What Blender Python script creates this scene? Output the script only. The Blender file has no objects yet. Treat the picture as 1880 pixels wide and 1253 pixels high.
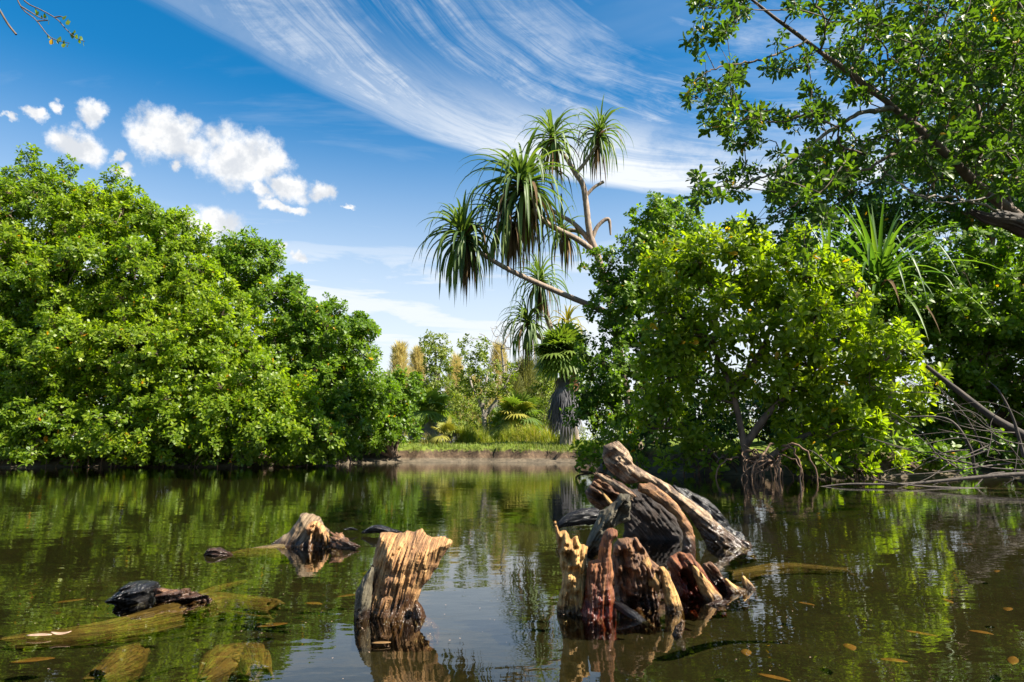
import bpy, math
import numpy as np
from mathutils import Matrix, Vector

S = bpy.context.scene
COL = S.collection

# ------------------------------------------------------------------ camera
F = 1253.0                      # focal length in photo pixels (24 mm on 36 mm)
TILT = math.atan(195.5 / F)     # horizon lies at row 822
CAMH = 0.36
cam = bpy.data.cameras.new('camera')
cam.lens = 24.0; cam.sensor_width = 36.0; cam.clip_start = 0.02; cam.clip_end = 3000
camo = bpy.data.objects.new('camera', cam); COL.objects.link(camo)
camo.location = (0, 0, CAMH); camo.rotation_euler = (math.pi / 2 + TILT, 0, 0)
S.camera = camo

# ------------------------------------------------------------------ light
SUN_EL, SUN_AZ = math.radians(48), math.radians(110)     # azimuth from +Y (view) towards +X (right)
sv = Vector((math.sin(SUN_AZ) * math.cos(SUN_EL), math.cos(SUN_AZ) * math.cos(SUN_EL), math.sin(SUN_EL)))
sun = bpy.data.lights.new('sun', 'SUN'); sun.energy = 4.0; sun.angle = math.radians(0.5); sun.color = (1.0, 0.93, 0.80)
suno = bpy.data.objects.new('sun', sun); COL.objects.link(suno)
suno.rotation_euler = sv.to_track_quat('Z', 'Y').to_euler()
vs = S.view_settings
vs.view_transform = 'Standard'; vs.look = 'None'; vs.exposure = 1.95; vs.gamma = 1.0; vs.use_curve_mapping = False
S.cycles.max_bounces = 8; S.cycles.transparent_max_bounces = 12; S.cycles.use_denoising = True
S.cycles.diffuse_bounces = 6; S.cycles.glossy_bounces = 4; S.cycles.caustics_reflective = False


# ------------------------------------------------------------------ node helper
class NT:
    def __init__(s, tree): s.t = tree; s.n = tree.nodes; s.l = tree.links
    def node(s, typ, ins=None, **props):
        n = s.n.new(typ)
        for k, v in props.items(): setattr(n, k, v)
        for k, v in (ins or {}).items():
            sock = n.inputs[k]
            if isinstance(v, bpy.types.NodeSocket): s.l.new(v, sock)
            else: sock.default_value = v
        return n
    def m(s, op, a, b=0.0, c=0.0, clamp=False):
        return s.node('ShaderNodeMath', {0: a, 1: b, 2: c}, operation=op, use_clamp=clamp).outputs[0]
    def rng(s, v, a, b, c=0.0, d=1.0, smooth=True):
        return s.node('ShaderNodeMapRange', {0: v, 1: a, 2: b, 3: c, 4: d}, interpolation_type='SMOOTHSTEP' if smooth else 'LINEAR').outputs[0]
    def noise(s, vec, scale, detail=4.0, rough=0.55, dist=0.0):
        return s.node('ShaderNodeTexNoise', {'Vector': vec, 'Scale': scale, 'Detail': detail, 'Roughness': rough, 'Distortion': dist}).outputs[0]
    def vec(s, x, y, z=0.0): return s.node('ShaderNodeCombineXYZ', {0: x, 1: y, 2: z}).outputs[0]
    def sep(s, v): return s.node('ShaderNodeSeparateXYZ', {0: v}).outputs
    def mapping(s, v, scale=(1, 1, 1), loc=(0, 0, 0), rot=(0, 0, 0)):
        return s.node('ShaderNodeMapping', {0: v, 'Location': loc, 'Rotation': rot, 'Scale': scale}).outputs[0]
    def mix(s, f, a, b, blend='MIX'):
        n = s.node('ShaderNodeMix', data_type='RGBA', blend_type=blend)
        for i, v in ((0, f), (6, a), (7, b)):
            if isinstance(v, bpy.types.NodeSocket): s.l.new(v, n.inputs[i])
            else: n.inputs[i].default_value = (*v, 1.0) if isinstance(v, tuple) and len(v) == 3 else v
        return n.outputs[2]
    def ramp(s, f, stops, interp='LINEAR'):
        n = s.node('ShaderNodeValToRGB', {0: f}); cr = n.color_ramp; cr.interpolation = interp
        while len(cr.elements) < len(stops): cr.elements.new(0.5)
        for e, (p, c) in zip(cr.elements, stops): e.position = p; e.color = (*c, 1.0)
        return n.outputs[0]


# ------------------------------------------------------------------ sky
def build_sky():
    w = bpy.data.worlds.new('World'); S.world = w; w.use_nodes = True
    N = NT(w.node_tree); w.node_tree.nodes.clear()
    out = N.node('ShaderNodeOutputWorld'); bg = N.node('ShaderNodeBackground'); bg.inputs[1].default_value = 0.1
    N.l.new(bg.outputs[0], out.inputs[0])
    sky = N.node('ShaderNodeTexSky', sky_type='NISHITA', sun_disc=False, sun_elevation=SUN_EL, sun_rotation=SUN_AZ,
                 altitude=0.0, air_density=1.0, dust_density=0.4, ozone_density=3.0)
    col = N.node('ShaderNodeHueSaturation', {'Hue': 0.492, 'Saturation': 1.42, 'Value': 0.48, 'Color': sky.outputs[0]}).outputs[0]
    d = N.node('ShaderNodeTexCoord').outputs['Generated']
    x, y, z = N.sep(d)
    zz = N.m('MAXIMUM', z, 0.0)
    den = N.m('ADD', zz, 0.12)
    qx = N.m('DIVIDE', x, den); qy = N.m('DIVIDE', y, den)
    q = N.vec(qx, qy)
    # cirrus: bent streaks in the plane of a high cloud layer
    wq = N.node('ShaderNodeTexNoise', {'Vector': q, 'Scale': 1.6, 'Detail': 3.0, 'Roughness': 0.5}).outputs[1]
    wv = N.node('ShaderNodeVectorMath', {0: wq, 1: (0.5, 0.5, 0.5)}, operation='SUBTRACT').outputs[0]
    wx, wy, _ = N.sep(wv)
    dx = N.m('SUBTRACT', 0.55, qx)
    edge = N.m('SUBTRACT', 1.90, N.m('MULTIPLY', N.m('MULTIPLY', dx, dx), 0.54))
    t = N.m('ADD', N.m('SUBTRACT', qy, edge), N.m('MULTIPLY', wy, 0.16))
    sx = N.m('ADD', N.m('ADD', qx, N.m('MULTIPLY', t, -0.35)), N.m('MULTIPLY', wx, 0.25))
    hi = N.m('MAXIMUM', N.m('MULTIPLY', t, -1.0), 0.0)
    ts = N.m('ADD', t, N.m('MULTIPLY', N.m('MULTIPLY', hi, N.m('MULTIPLY', dx, dx)), 0.85))
    fine = N.noise(N.vec(N.m('MULTIPLY', sx, 2.6), N.m('MULTIPLY', ts, 15.0), 3.1), 1.0, 10.0, 0.72, 1.1)
    broad = N.noise(N.vec(N.m('MULTIPLY', sx, 2.6), N.m('MULTIPLY', ts, 4.2), 7.7), 1.0, 6.0, 0.6, 0.4)
    rise = N.rng(t, 0.10, -0.06)
    fall = N.rng(t, -0.85, -0.05, 0.32, 1.0)
    bandm = N.m('MULTIPLY', rise, fall)
    leftf = N.rng(qx, -1.1, -0.1, 0.40, 1.0)
    dens = N.m('ADD', N.m('MULTIPLY', fine, 0.95), N.m('MULTIPLY', broad, 0.85))
    cir = N.m('MULTIPLY', N.m('MULTIPLY', N.rng(dens, 0.74, 1.30), bandm), leftf)
    core = N.m('MULTIPLY', N.m('MULTIPLY', N.rng(t, 0.09, 0.0), N.rng(t, -0.42, -0.03)), N.m('MULTIPLY', N.rng(qx, -0.6, 0.25, 0.20, 1.1), N.rng(fine, 0.25, 0.6, 0.45, 1.0)))
    patch = N.noise(N.vec(N.m('MULTIPLY', qx, 2.2), N.m('MULTIPLY', qy, 2.2), 5.5), 1.0, 7.0, 0.68, 0.9)
    cir = N.m('MULTIPLY', cir, N.rng(patch, 0.28, 0.56, 0.25, 1.1))
    soft = N.noise(N.vec(N.m('MULTIPLY', qx, 9.0), N.m('MULTIPLY', qy, 11.0), 2.5), 1.0, 8.0, 0.72, 1.2)
    cir = N.m('MULTIPLY', cir, N.rng(soft, 0.25, 0.62, 0.45, 1.0))
    core = N.m('MULTIPLY', core, N.rng(patch, 0.25, 0.55, 0.45, 1.0))
    cir = N.m('MAXIMUM', N.m('MULTIPLY', cir, 0.95), core)
    # thin veil and low streaks towards the horizon
    el = N.m('ARCSINE', z); az = N.m('ARCTAN2', x, y)
    ae = N.vec(az, el)
    st = N.noise(N.vec(N.m('MULTIPLY', az, 3.0), N.m('MULTIPLY', el, 24.0), 1.3), 1.0, 6.0, 0.6, 0.4)
    low = N.m('MULTIPLY', N.rng(el, 0.40, 0.20), N.rng(st, 0.33, 0.56))
    veil = N.rng(el, 0.50, 0.04, 0.0, 0.93)
    low = N.m('MAXIMUM', N.m('MULTIPLY', low, 0.92), veil)
    gen = N.m('MULTIPLY', N.rng(N.noise(N.vec(N.m('MULTIPLY', qx, 0.7), N.m('MULTIPLY', qy, 2.4), 9.0), 1.0, 6.0, 0.6, 0.6), 0.48, 0.85), 0.30)
    thin = N.m('MAXIMUM', N.m('MAXIMUM', cir, low), gen)
    # cumulus heaps: a few clouds at fixed bearings
    heaps = [(305, 248, 70, 42), (360, 275, 42, 22), (440, 295, 105, 55), (500, 300, 50, 40), (530, 345, 52, 24), (592, 350, 26, 20), (470, 350, 30, 22),
             (325, 308, 18, 16), (145, 262, 58, 24), (175, 212, 36, 22), (105, 205, 20, 12), (55, 214, 32, 11), (225, 282, 20, 14), (238, 312, 26, 12),
             (390, 418, 70, 32), (340, 405, 40, 24), (515, 382, 60, 12), (515, 455, 14, 12), (548, 470, 20, 9), (632, 378, 12, 6), (10, 225, 20, 8)]
    nz = N.node('ShaderNodeTexNoise', {'Vector': ae, 'Scale': 16.0, 'Detail': 8.0, 'Roughness': 0.62}).outputs[1]
    nzv = N.node('ShaderNodeVectorMath', {0: nz, 1: (0.5, 0.5, 0.5)}, operation='SUBTRACT').outputs[0]
    aew = N.node('ShaderNodeVectorMath', {0: nzv, 1: (0.085, 0.06, 0.0), 2: ae}, operation='MULTIPLY_ADD').outputs[0]
    dist = None
    for (px, py, a, b) in heaps:
        v = ray(px, py); v = v / np.linalg.norm(v)
        ca, ce = math.atan2(v[0], v[1]), math.asin(v[2])
        sa, se = a / F * 0.86 * math.cos(ca) ** 1.2 + 1e-4, b / F * 0.84
        mp = N.mapping(aew, scale=(1 / sa, 1 / se, 0), loc=(-ca / sa, -ce / se, 0))
        ln = N.node('ShaderNodeVectorMath', {0: mp}, operation='LENGTH').outputs['Value']
        dist = ln if dist is None else N.node('ShaderNodeMath', {0: dist, 1: ln, 2: 0.25}, operation='SMOOTH_MIN').outputs[0]
    wisp = N.noise(ae, 30.0, 5.0, 0.6)
    cum = N.rng(N.m('ADD', dist, N.m('MULTIPLY', N.m('SUBTRACT', wisp, 0.5), 1.6)), 1.26, 0.52)
    body = N.noise(N.node('ShaderNodeVectorMath', {0: ae, 1: (0.0, 0.012, 0.0)}, operation='ADD').outputs[0], 26.0, 6.0, 0.6)
    ccol = N.mix(N.rng(body, 0.36, 0.60), (1.95, 2.05, 2.2), (2.8, 2.8, 2.78))
    c1 = N.mix(N.m('MINIMUM', thin, 0.97), col, (2.55, 2.65, 2.75))
    c2 = N.mix(cum, c1, ccol)
    N.l.new(c2, bg.inputs[0])


# ------------------------------------------------------------------ pixel rays
FW = np.array([0, math.cos(TILT), math.sin(TILT)]); UP = np.array([0, -math.sin(TILT), math.cos(TILT)])
def ray(px, py): return FW + np.array([1.0, 0, 0]) * (px - 940) / F + UP * (626.5 - py) / F
def W(px, py, Y):
    v = ray(px, py); return np.array([0, 0, CAMH]) + v * (Y / v[1])
def G(px, py, z=0.0):
    v = ray(px, py); return np.array([0, 0, CAMH]) + v * ((z - CAMH) / v[2])
build_sky()


# ------------------------------------------------------------------ numpy noise
def vnoise(p, seed=0):
    p = np.asarray(p, float); i = np.floor(p).astype(np.int64); f = p - i; f = f * f * (3 - 2 * f)
    def hsh(a):
        n = (a[..., 0] * 374761393 + a[..., 1] * 668265263 + a[..., 2] * 1274126177 + seed * 974711) & 0x7fffffff
        n = ((n ^ (n >> 13)) * 1274126177) & 0x7fffffff
        n = ((n ^ (n >> 16)) * 668265263) & 0x7fffffff
        return (n & 0xffffff) / float(0xffffff)
    r = 0
    for a in (0, 1):
        for b in (0, 1):
            for c in (0, 1):
                wgt = (f[..., 0] if a else 1 - f[..., 0]) * (f[..., 1] if b else 1 - f[..., 1]) * (f[..., 2] if c else 1 - f[..., 2])
                r = r + wgt * hsh(i + np.array([a, b, c]))
    return r * 2 - 1
def fbm(p, octv=4, seed=0):
    p = np.asarray(p, float); r = 0; a = 1.0
    for k in range(octv): r = r + a * vnoise(p * 2 ** k + 17.3 * k, seed + k); a *= 0.5
    return r


# ------------------------------------------------------------------ object helpers
WLOC = {}
def link(name, me, mat=None, parent=None, smooth=False):
    o = bpy.data.objects.new(name, me); COL.objects.link(o)
    if mat is not None and me is not None and len(me.materials) == 0: me.materials.append(mat)
    if smooth and me is not None: me.polygons.foreach_set('use_smooth', np.ones(len(me.polygons), bool))
    if parent is not None:
        o.parent = parent; o.location = -Vector(WLOC.get(parent, (0, 0, 0)))
    WLOC[o] = (0, 0, 0)
    return o
def thing(name, label, cat, loc, group=None):
    o = bpy.data.objects.new(name, None); COL.objects.link(o); o.empty_display_size = 0.1
    o.location = loc; WLOC[o] = tuple(loc); return tag(o, label, cat, group)
def tag(o, label, cat, group=None, kind=None):
    o['label'] = label
    if cat: o['category'] = cat
    if group: o['group'] = group
    if kind: o['kind'] = kind
    return o
def mesh(name, V, faces_list, attrs=None, uv=None):
    """faces_list: list of int arrays (n,3) or (n,4)"""
    me = bpy.data.meshes.new(name); V = np.asarray(V, np.float32)
    me.vertices.add(len(V)); me.vertices.foreach_set('co', V.ravel())
    idx = np.concatenate([np.asarray(f, np.int32).ravel() for f in faces_list])
    tot = np.concatenate([np.full(len(f), np.shape(f)[1], np.int32) for f in faces_list])
    me.loops.add(len(idx)); me.loops.foreach_set('vertex_index', idx)
    me.polygons.add(len(tot)); me.polygons.foreach_set('loop_start', np.concatenate([[0], np.cumsum(tot)[:-1]]).astype(np.int32))
    me.polygons.foreach_set('loop_total', tot)
    for k, a in (attrs or {}).items():
        at = me.attributes.new(k, 'FLOAT', 'POINT'); at.data.foreach_set('value', np.asarray(a, np.float32))
    if uv is not None:
        l = me.uv_layers.new(name='UVMap'); l.data.foreach_set('uv', np.asarray(uv, np.float32)[idx].ravel())
    me.update(calc_edges=True); return me
def nrm(v): return v / np.maximum(np.linalg.norm(v, axis=-1, keepdims=True), 1e-9)


# ------------------------------------------------------------------ materials
def newmat(name):
    m = bpy.data.materials.new(name); m.use_nodes = True; N = NT(m.node_tree); m.node_tree.nodes.clear()
    out = N.node('ShaderNodeOutputMaterial'); return m, N, out
def leaf_mat(name, stops, rough=0.42, trans=0.42, tint=(1.5, 1.6, 0.5), spec=0.4):
    m, N, out = newmat(name)
    a = N.node('ShaderNodeAttribute', attribute_name='var').outputs['Fac']
    c = N.ramp(a, stops)
    p = N.node('ShaderNodeBsdfPrincipled', {'Base Color': c, 'Roughness': rough, 'Specular IOR Level': spec})
    tc = N.mix(1.0, c, tint, 'MULTIPLY')
    t = N.node('ShaderNodeBsdfTranslucent', {'Color': tc})
    mx = N.node('ShaderNodeMixShader', {0: trans, 1: p.outputs[0], 2: t.outputs[0]})
    N.l.new(mx.outputs[0], out.inputs[0]); return m
YEL = (0.55, 0.30, 0.015)
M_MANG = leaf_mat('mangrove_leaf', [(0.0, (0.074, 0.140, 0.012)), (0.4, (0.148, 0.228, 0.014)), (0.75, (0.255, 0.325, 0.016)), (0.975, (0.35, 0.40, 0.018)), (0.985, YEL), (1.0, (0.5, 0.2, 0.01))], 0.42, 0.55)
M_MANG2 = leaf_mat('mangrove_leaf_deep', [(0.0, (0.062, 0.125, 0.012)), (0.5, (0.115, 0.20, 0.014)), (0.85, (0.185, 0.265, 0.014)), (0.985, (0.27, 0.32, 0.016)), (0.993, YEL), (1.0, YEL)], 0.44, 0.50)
M_MANG3 = leaf_mat('backlight_tinted_mangrove_leaf', [(0.0, (0.090, 0.155, 0.012)), (0.4, (0.170, 0.245, 0.013)), (0.75, (0.280, 0.345, 0.014)), (0.975, (0.40, 0.42, 0.018)), (0.985, YEL), (1.0, YEL)], 0.42, 0.56, (1.7, 1.75, 0.45))  # brighter copy of the mangrove leaf, backlight put into its colour
M_DARK = leaf_mat('shade_toned_leaf', [(0.0, (0.024, 0.065, 0.014)), (0.6, (0.050, 0.110, 0.016)), (0.95, (0.090, 0.16, 0.016)), (0.993, (0.12, 0.18, 0.016)), (0.997, YEL), (1.0, YEL)], 0.45, 0.40)  # darker leaf tone, shade of the right-hand thicket put into the colour
M_OVER = leaf_mat('overhang_leaf', [(0.0, (0.035, 0.075, 0.012)), (0.6, (0.075, 0.135, 0.014)), (0.9, (0.14, 0.20, 0.016)), (0.978, (0.20, 0.23, 0.016)), (0.985, YEL), (1.0, YEL)], 0.42, 0.52)
M_PAND = leaf_mat('strap_leaf', [(0.0, (0.055, 0.100, 0.028)), (0.6, (0.110, 0.170, 0.038)), (1.0, (0.19, 0.25, 0.05))], 0.5, 0.36, (1.3, 1.4, 0.5))
M_STRAPB = leaf_mat('bright_strap_leaf', [(0.0, (0.05, 0.11, 0.022)), (0.6, (0.09, 0.17, 0.026)), (1.0, (0.17, 0.25, 0.035))], 0.45, 0.42)
M_DEADL = leaf_mat('dead_strap_leaf', [(0.0, (0.10, 0.065, 0.035)), (1.0, (0.26, 0.17, 0.09))], 0.8, 0.2, (1, 0.9, 0.7), 0.1)
M_FAN = leaf_mat('fan_leaf', [(0.0, (0.080, 0.135, 0.026)), (0.7, (0.17, 0.23, 0.035)), (1.0, (0.28, 0.32, 0.05))], 0.5, 0.38)
M_FANY = leaf_mat('yellow_fan_leaf', [(0.0, (0.18, 0.22, 0.035)), (1.0, (0.36, 0.30, 0.05))], 0.55, 0.35, (1.2, 1.1, 0.5))
M_SKIRT = leaf_mat('dead_frond', [(0.0, (0.075, 0.072, 0.075)), (0.7, (0.20, 0.195, 0.21)), (1.0, (0.22, 0.11, 0.05))], 0.85, 0.15, (1, 0.95, 0.9), 0.1)
M_FAR = leaf_mat('far_tree_leaf', [(0.0, (0.085, 0.130, 0.020)), (0.6, (0.17, 0.21, 0.026)), (1.0, (0.30, 0.29, 0.035))], 0.6, 0.4)
M_CAS = leaf_mat('needle_spray', [(0.0, (0.38, 0.33, 0.13)), (1.0, (0.62, 0.54, 0.27))], 0.7, 0.5, (1.1, 1.0, 0.6), 0.2)
M_CASG = leaf_mat('needle_spray_green', [(0.0, (0.12, 0.14, 0.045)), (1.0, (0.26, 0.25, 0.08))], 0.7, 0.35, (1.1, 1.1, 0.6), 0.2)
M_GRASS = leaf_mat('grass_blade', [(0.0, (0.12, 0.17, 0.016)), (0.6, (0.25, 0.28, 0.025)), (0.9, (0.38, 0.34, 0.06)), (1.0, (0.42, 0.32, 0.12))], 0.6, 0.35)
M_LAWN = leaf_mat('lawn_blade', [(0.0, (0.080, 0.125, 0.014)), (0.7, (0.15, 0.19, 0.02)), (1.0, (0.24, 0.21, 0.06))], 0.6, 0.35)

def bark_mat(name, a, b, scale=14.0, rough=0.85):
    m, N, out = newmat(name)
    co = N.node('ShaderNodeTexCoord').outputs['Object']
    n = N.noise(N.mapping(co, (1, 1, 0.35)), scale, 6, 0.65)
    c = N.ramp(N.rng(n, 0.3, 0.7), [(0, a), (1, b)])
    p = N.node('ShaderNodeBsdfPrincipled', {'Base Color': c, 'Roughness': rough})
    bp = N.node('ShaderNodeBump', {'Strength': 0.6, 'Distance': 0.01, 'Height': n}); N.l.new(bp.outputs[0], p.inputs['Normal'])
    N.l.new(p.outputs[0], out.inputs[0]); return m
M_BARK = bark_mat('brown_bark', (0.055, 0.038, 0.026), (0.16, 0.11, 0.075))
M_BARKG = bark_mat('grey_bark', (0.10, 0.085, 0.07), (0.30, 0.26, 0.21))
M_PTRUNK = bark_mat('ringed_trunk', (0.15, 0.105, 0.075), (0.36, 0.27, 0.20), 22)
M_DEADB = bark_mat('dead_twig_bark', (0.026, 0.020, 0.016), (0.095, 0.074, 0.058), 18)
M_BLACKB = bark_mat('black_bark', (0.020, 0.016, 0.013), (0.075, 0.055, 0.042), 10)
M_ROOT = bark_mat('root_bark', (0.07, 0.04, 0.024), (0.22, 0.13, 0.075), 20)

def wood_mat(name, light, mid, dark, stain=0.5, wet=0.03, su=15.0, sv=2.6, spots=0.5, wetcol=(0.028, 0.014, 0.009)):
    """weathered wood, grain along the loft's UV v direction; wet dark band at the waterline"""
    m, N, out = newmat(name)
    uv = N.node('ShaderNodeUVMap').outputs[0]
    pos = N.node('ShaderNodeNewGeometry').outputs['Position']
    g1 = N.noise(N.mapping(uv, (su, sv, 1)), 1.0, 7, 0.62, 0.5)
    g2 = N.noise(N.mapping(uv, (su * 5, sv * 1.6, 1)), 1.0, 5, 0.6, 0.3)
    g3 = N.noise(N.mapping(uv, (su * 0.35, sv * 1.1, 1), (3.3, 1.7, 0)), 1.0, 5, 0.55, 0.8)
    gp_ = N.noise(N.mapping(pos, (1, 1, 0.45)), 38.0, 7, 0.68, 0.4)
    g4 = N.noise(N.mapping(uv, (su * 2.2, sv * 0.7, 1), (7.1, 2.2, 0)), 1.0, 4, 0.6, 0.35)
    crk = N.rng(N.m('ABSOLUTE', N.m('SUBTRACT', g4, 0.5)), 0.030, 0.004)
    c = N.ramp(N.m('ADD', N.m('ADD', N.m('MULTIPLY', g1, 0.42), N.m('MULTIPLY', g2, 0.26)), N.m('MULTIPLY', gp_, 0.32)), [(0.33, dark), (0.46, mid), (0.57, light), (0.75, tuple(min(1, x * 1.25) for x in light))])
    c = N.mix(N.m('MULTIPLY', crk, 0.5), c, tuple(x * 0.35 for x in dark))
    c = N.mix(N.m('MULTIPLY', N.rng(g3, 0.46, 0.66), stain), c, tuple(x * 0.6 for x in dark))
    g5 = N.noise(N.mapping(pos, (1, 1, 0.6), (2.0, 0.3, 0.9)), 13.0, 5, 0.6, 0.6)
    c = N.mix(N.m('MULTIPLY', N.rng(g5, 0.50, 0.64), stain * 0.8), c, tuple(x * 0.8 for x in dark))
    sp = N.noise(pos, 75.0, 3, 0.5)
    c = N.mix(N.m('MULTIPLY', N.rng(sp, 0.64, 0.70), spots), c, (0.012, 0.008, 0.006))
    z = N.sep(pos)[2]
    wn = N.noise(N.mapping(uv, (su * 0.8, sv * 0.3, 1)), 1.0, 4, 0.6)
    wetf = N.rng(N.m('ADD', z, N.m('MULTIPLY', N.m('SUBTRACT', wn, 0.5), -wet * 3.0)), wet * 1.5, wet * 0.5) if wet > 0 else N.m('MULTIPLY', z, 0.0)
    c = N.mix(N.m('MULTIPLY', wetf, 0.85), c, wetcol)
    r = N.m('SUBTRACT', 0.72, N.m('MULTIPLY', wetf, 0.52))
    p = N.node('ShaderNodeBsdfPrincipled', {'Base Color': c, 'Roughness': r, 'Specular IOR Level': 0.5})
    hgt = N.m('SUBTRACT', N.m('ADD', N.m('ADD', N.m('MULTIPLY', g1, 0.35), N.m('MULTIPLY', g2, 0.5)), N.m('MULTIPLY', gp_, 0.75)), N.m('MULTIPLY', crk, 0.35))
    bp = N.node('ShaderNodeBump', {'Strength': 0.9, 'Distance': 0.006, 'Height': hgt}); N.l.new(bp.outputs[0], p.inputs['Normal'])
    N.l.new(p.outputs[0], out.inputs[0]); return m
W_OCHRE = wood_mat('ochre_weathered_wood', (0.60, 0.350, 0.135), (0.42, 0.205, 0.072), (0.15, 0.066, 0.034), 0.7, 0.035)
W_PALE = wood_mat('pale_split_wood', (0.62, 0.38, 0.12), (0.46, 0.24, 0.07), (0.16, 0.07, 0.026), 0.45, 0.014)
W_RED = wood_mat('wet_red_wood', (0.30, 0.12, 0.036), (0.17, 0.050, 0.016), (0.034, 0.012, 0.007), 0.5, 0.05, wetcol=(0.10, 0.008, 0.003))
W_BROWN = wood_mat('dark_rotten_wood', (0.27, 0.135, 0.055), (0.14, 0.062, 0.027), (0.036, 0.017, 0.011), 0.7, 0.03)
W_GREY = wood_mat('grey_drift_wood', (0.37, 0.285, 0.20), (0.22, 0.15, 0.095), (0.055, 0.034, 0.023), 0.8, 0.07, spots=0.9)
W_LOG = wood_mat('speckled_log_wood', (0.44, 0.31, 0.19), (0.25, 0.155, 0.085), (0.05, 0.028, 0.018), 0.8, 0.085, su=7.0, sv=5.0, spots=1.0)
W_RUST = wood_mat('rusty_wood', (0.36, 0.18, 0.065), (0.21, 0.092, 0.034), (0.045, 0.022, 0.013), 0.6, 0.05, su=8.0, sv=4.0, spots=1.0)
W_TAN = wood_mat('tan_drift_wood', (0.28, 0.20, 0.115), (0.18, 0.115, 0.06), (0.06, 0.036, 0.022), 0.6, 0.02)
W_GREYSHADE = wood_mat('grey_green_and_shade_wood', (0.15, 0.125, 0.075), (0.085, 0.070, 0.042), (0.026, 0.022, 0.015), 0.6, 0.02)  # grey-green root wood; also carries the ochre stump's painted left-side shade
W_BLACK = wood_mat('black_wet_wood', (0.045, 0.036, 0.030), (0.022, 0.018, 0.016), (0.009, 0.008, 0.008), 0.5, 0.2, wetcol=(0.010, 0.009, 0.009))
W_HOLLOWSHADE = wood_mat('cavity_shade_wood', (0.034, 0.017, 0.009), (0.016, 0.008, 0.005), (0.006, 0.004, 0.003), 0.5, -0.5)  # near-black colour standing for the shade inside the log's hollow
W_SUNK = wood_mat('sunken_wood', (0.15, 0.105, 0.032), (0.10, 0.066, 0.020), (0.045, 0.028, 0.010), 0.4, -0.5)

def simple(name, c, rough=0.6):
    m, N, out = newmat(name)
    co = N.node('ShaderNodeTexCoord').outputs['Object']
    n = N.noise(co, 60.0, 4, 0.6)
    cc = N.mix(N.rng(n, 0.3, 0.7), tuple(x * 0.6 for x in c), c)
    p = N.node('ShaderNodeBsdfPrincipled', {'Base Color': cc, 'Roughness': rough}); N.l.new(p.outputs[0], out.inputs[0]); return m
M_SUNKLEAF = simple('sodden_leaf', (0.20, 0.105, 0.03)); M_FLOATLEAF = simple('floating_dead_leaf', (0.50, 0.33, 0.22), 0.4)

# water: Fresnel mirror over clear brown water
def water_mat():
    m, N, out = newmat('lagoon_water')
    co = N.node('ShaderNodeTexCoord').outputs['Object']
    n1 = N.noise(N.mapping(co, (1.0, 1.6, 1)), 3.2, 3, 0.5, 0.3)
    n2 = N.noise(N.mapping(co, (1.0, 2.2, 1)), 13.0, 2, 0.5)
    hgt = N.m('ADD', n1, N.m('MULTIPLY', n2, 0.16))
    bp = N.node('ShaderNodeBump', {'Strength': 1.0, 'Distance': 0.0016, 'Height': hgt})
    fr = N.node('ShaderNodeFresnel', {'IOR': 1.40, 'Normal': bp.outputs[0]})
    gl = N.node('ShaderNodeBsdfGlossy', {'Color': (1, 1, 1, 1), 'Roughness': 0.0, 'Normal': bp.outputs[0]})
    tr = N.node('ShaderNodeBsdfTransparent', {'Color': (0.80, 0.75, 0.50, 1)})
    mx = N.node('ShaderNodeMixShader', {0: fr.outputs[0], 1: tr.outputs[0], 2: gl.outputs[0]})
    N.l.new(mx.outputs[0], out.inputs[0]); return m

def ground_mat():
    m, N, out = newmat('bank_soil_and_bed')
    pos = N.node('ShaderNodeNewGeometry').outputs['Position']; nz = N.sep(N.node('ShaderNodeNewGeometry').outputs['Normal'])[2]
    z = N.sep(pos)[2]
    n = N.noise(pos, 1.7, 7, 0.62); n2 = N.noise(pos, 9.0, 6, 0.65); n3 = N.noise(pos, 40.0, 4, 0.6)
    soil = N.ramp(n2, [(0.3, (0.030, 0.020, 0.013)), (0.55, (0.085, 0.056, 0.034)), (0.75, (0.17, 0.115, 0.07))])
    mud = N.ramp(n2, [(0.3, (0.05, 0.040, 0.028)), (0.7, (0.15, 0.118, 0.08))])
    bed = N.ramp(N.m('ADD', N.m('MULTIPLY', n, 0.5), N.m('MULTIPLY', n3, 0.5)), [(0.32, (0.004, 0.0042, 0.002)), (0.5, (0.0085, 0.0085, 0.0035)), (0.68, (0.024, 0.021, 0.008))])
    grass = N.ramp(N.m('ADD', N.m('MULTIPLY', n, 0.6), N.m('MULTIPLY', n2, 0.4)), [(0.32, (0.075, 0.115, 0.014)), (0.55, (0.13, 0.17, 0.02)), (0.75, (0.21, 0.19, 0.05))])
    c = N.mix(N.rng(z, -0.01, 0.01), bed, mud)
    c = N.mix(N.rng(z, 0.07, 0.12), c, soil)
    gm = N.m('MULTIPLY', N.rng(N.m('ADD', z, N.m('MULTIPLY', N.m('SUBTRACT', n2, 0.5), 0.3)), 0.24, 0.34), N.rng(nz, 0.5, 0.75))
    c = N.mix(gm, c, grass)
    p = N.node('ShaderNodeBsdfPrincipled', {'Base Color': c, 'Roughness': 0.9, 'Specular IOR Level': 0.2})
    bp = N.node('ShaderNodeBump', {'Strength': 0.7, 'Distance': 0.03, 'Height': n2}); N.l.new(bp.outputs[0], p.inputs['Normal'])
    N.l.new(p.outputs[0], out.inputs[0]); return m

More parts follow.
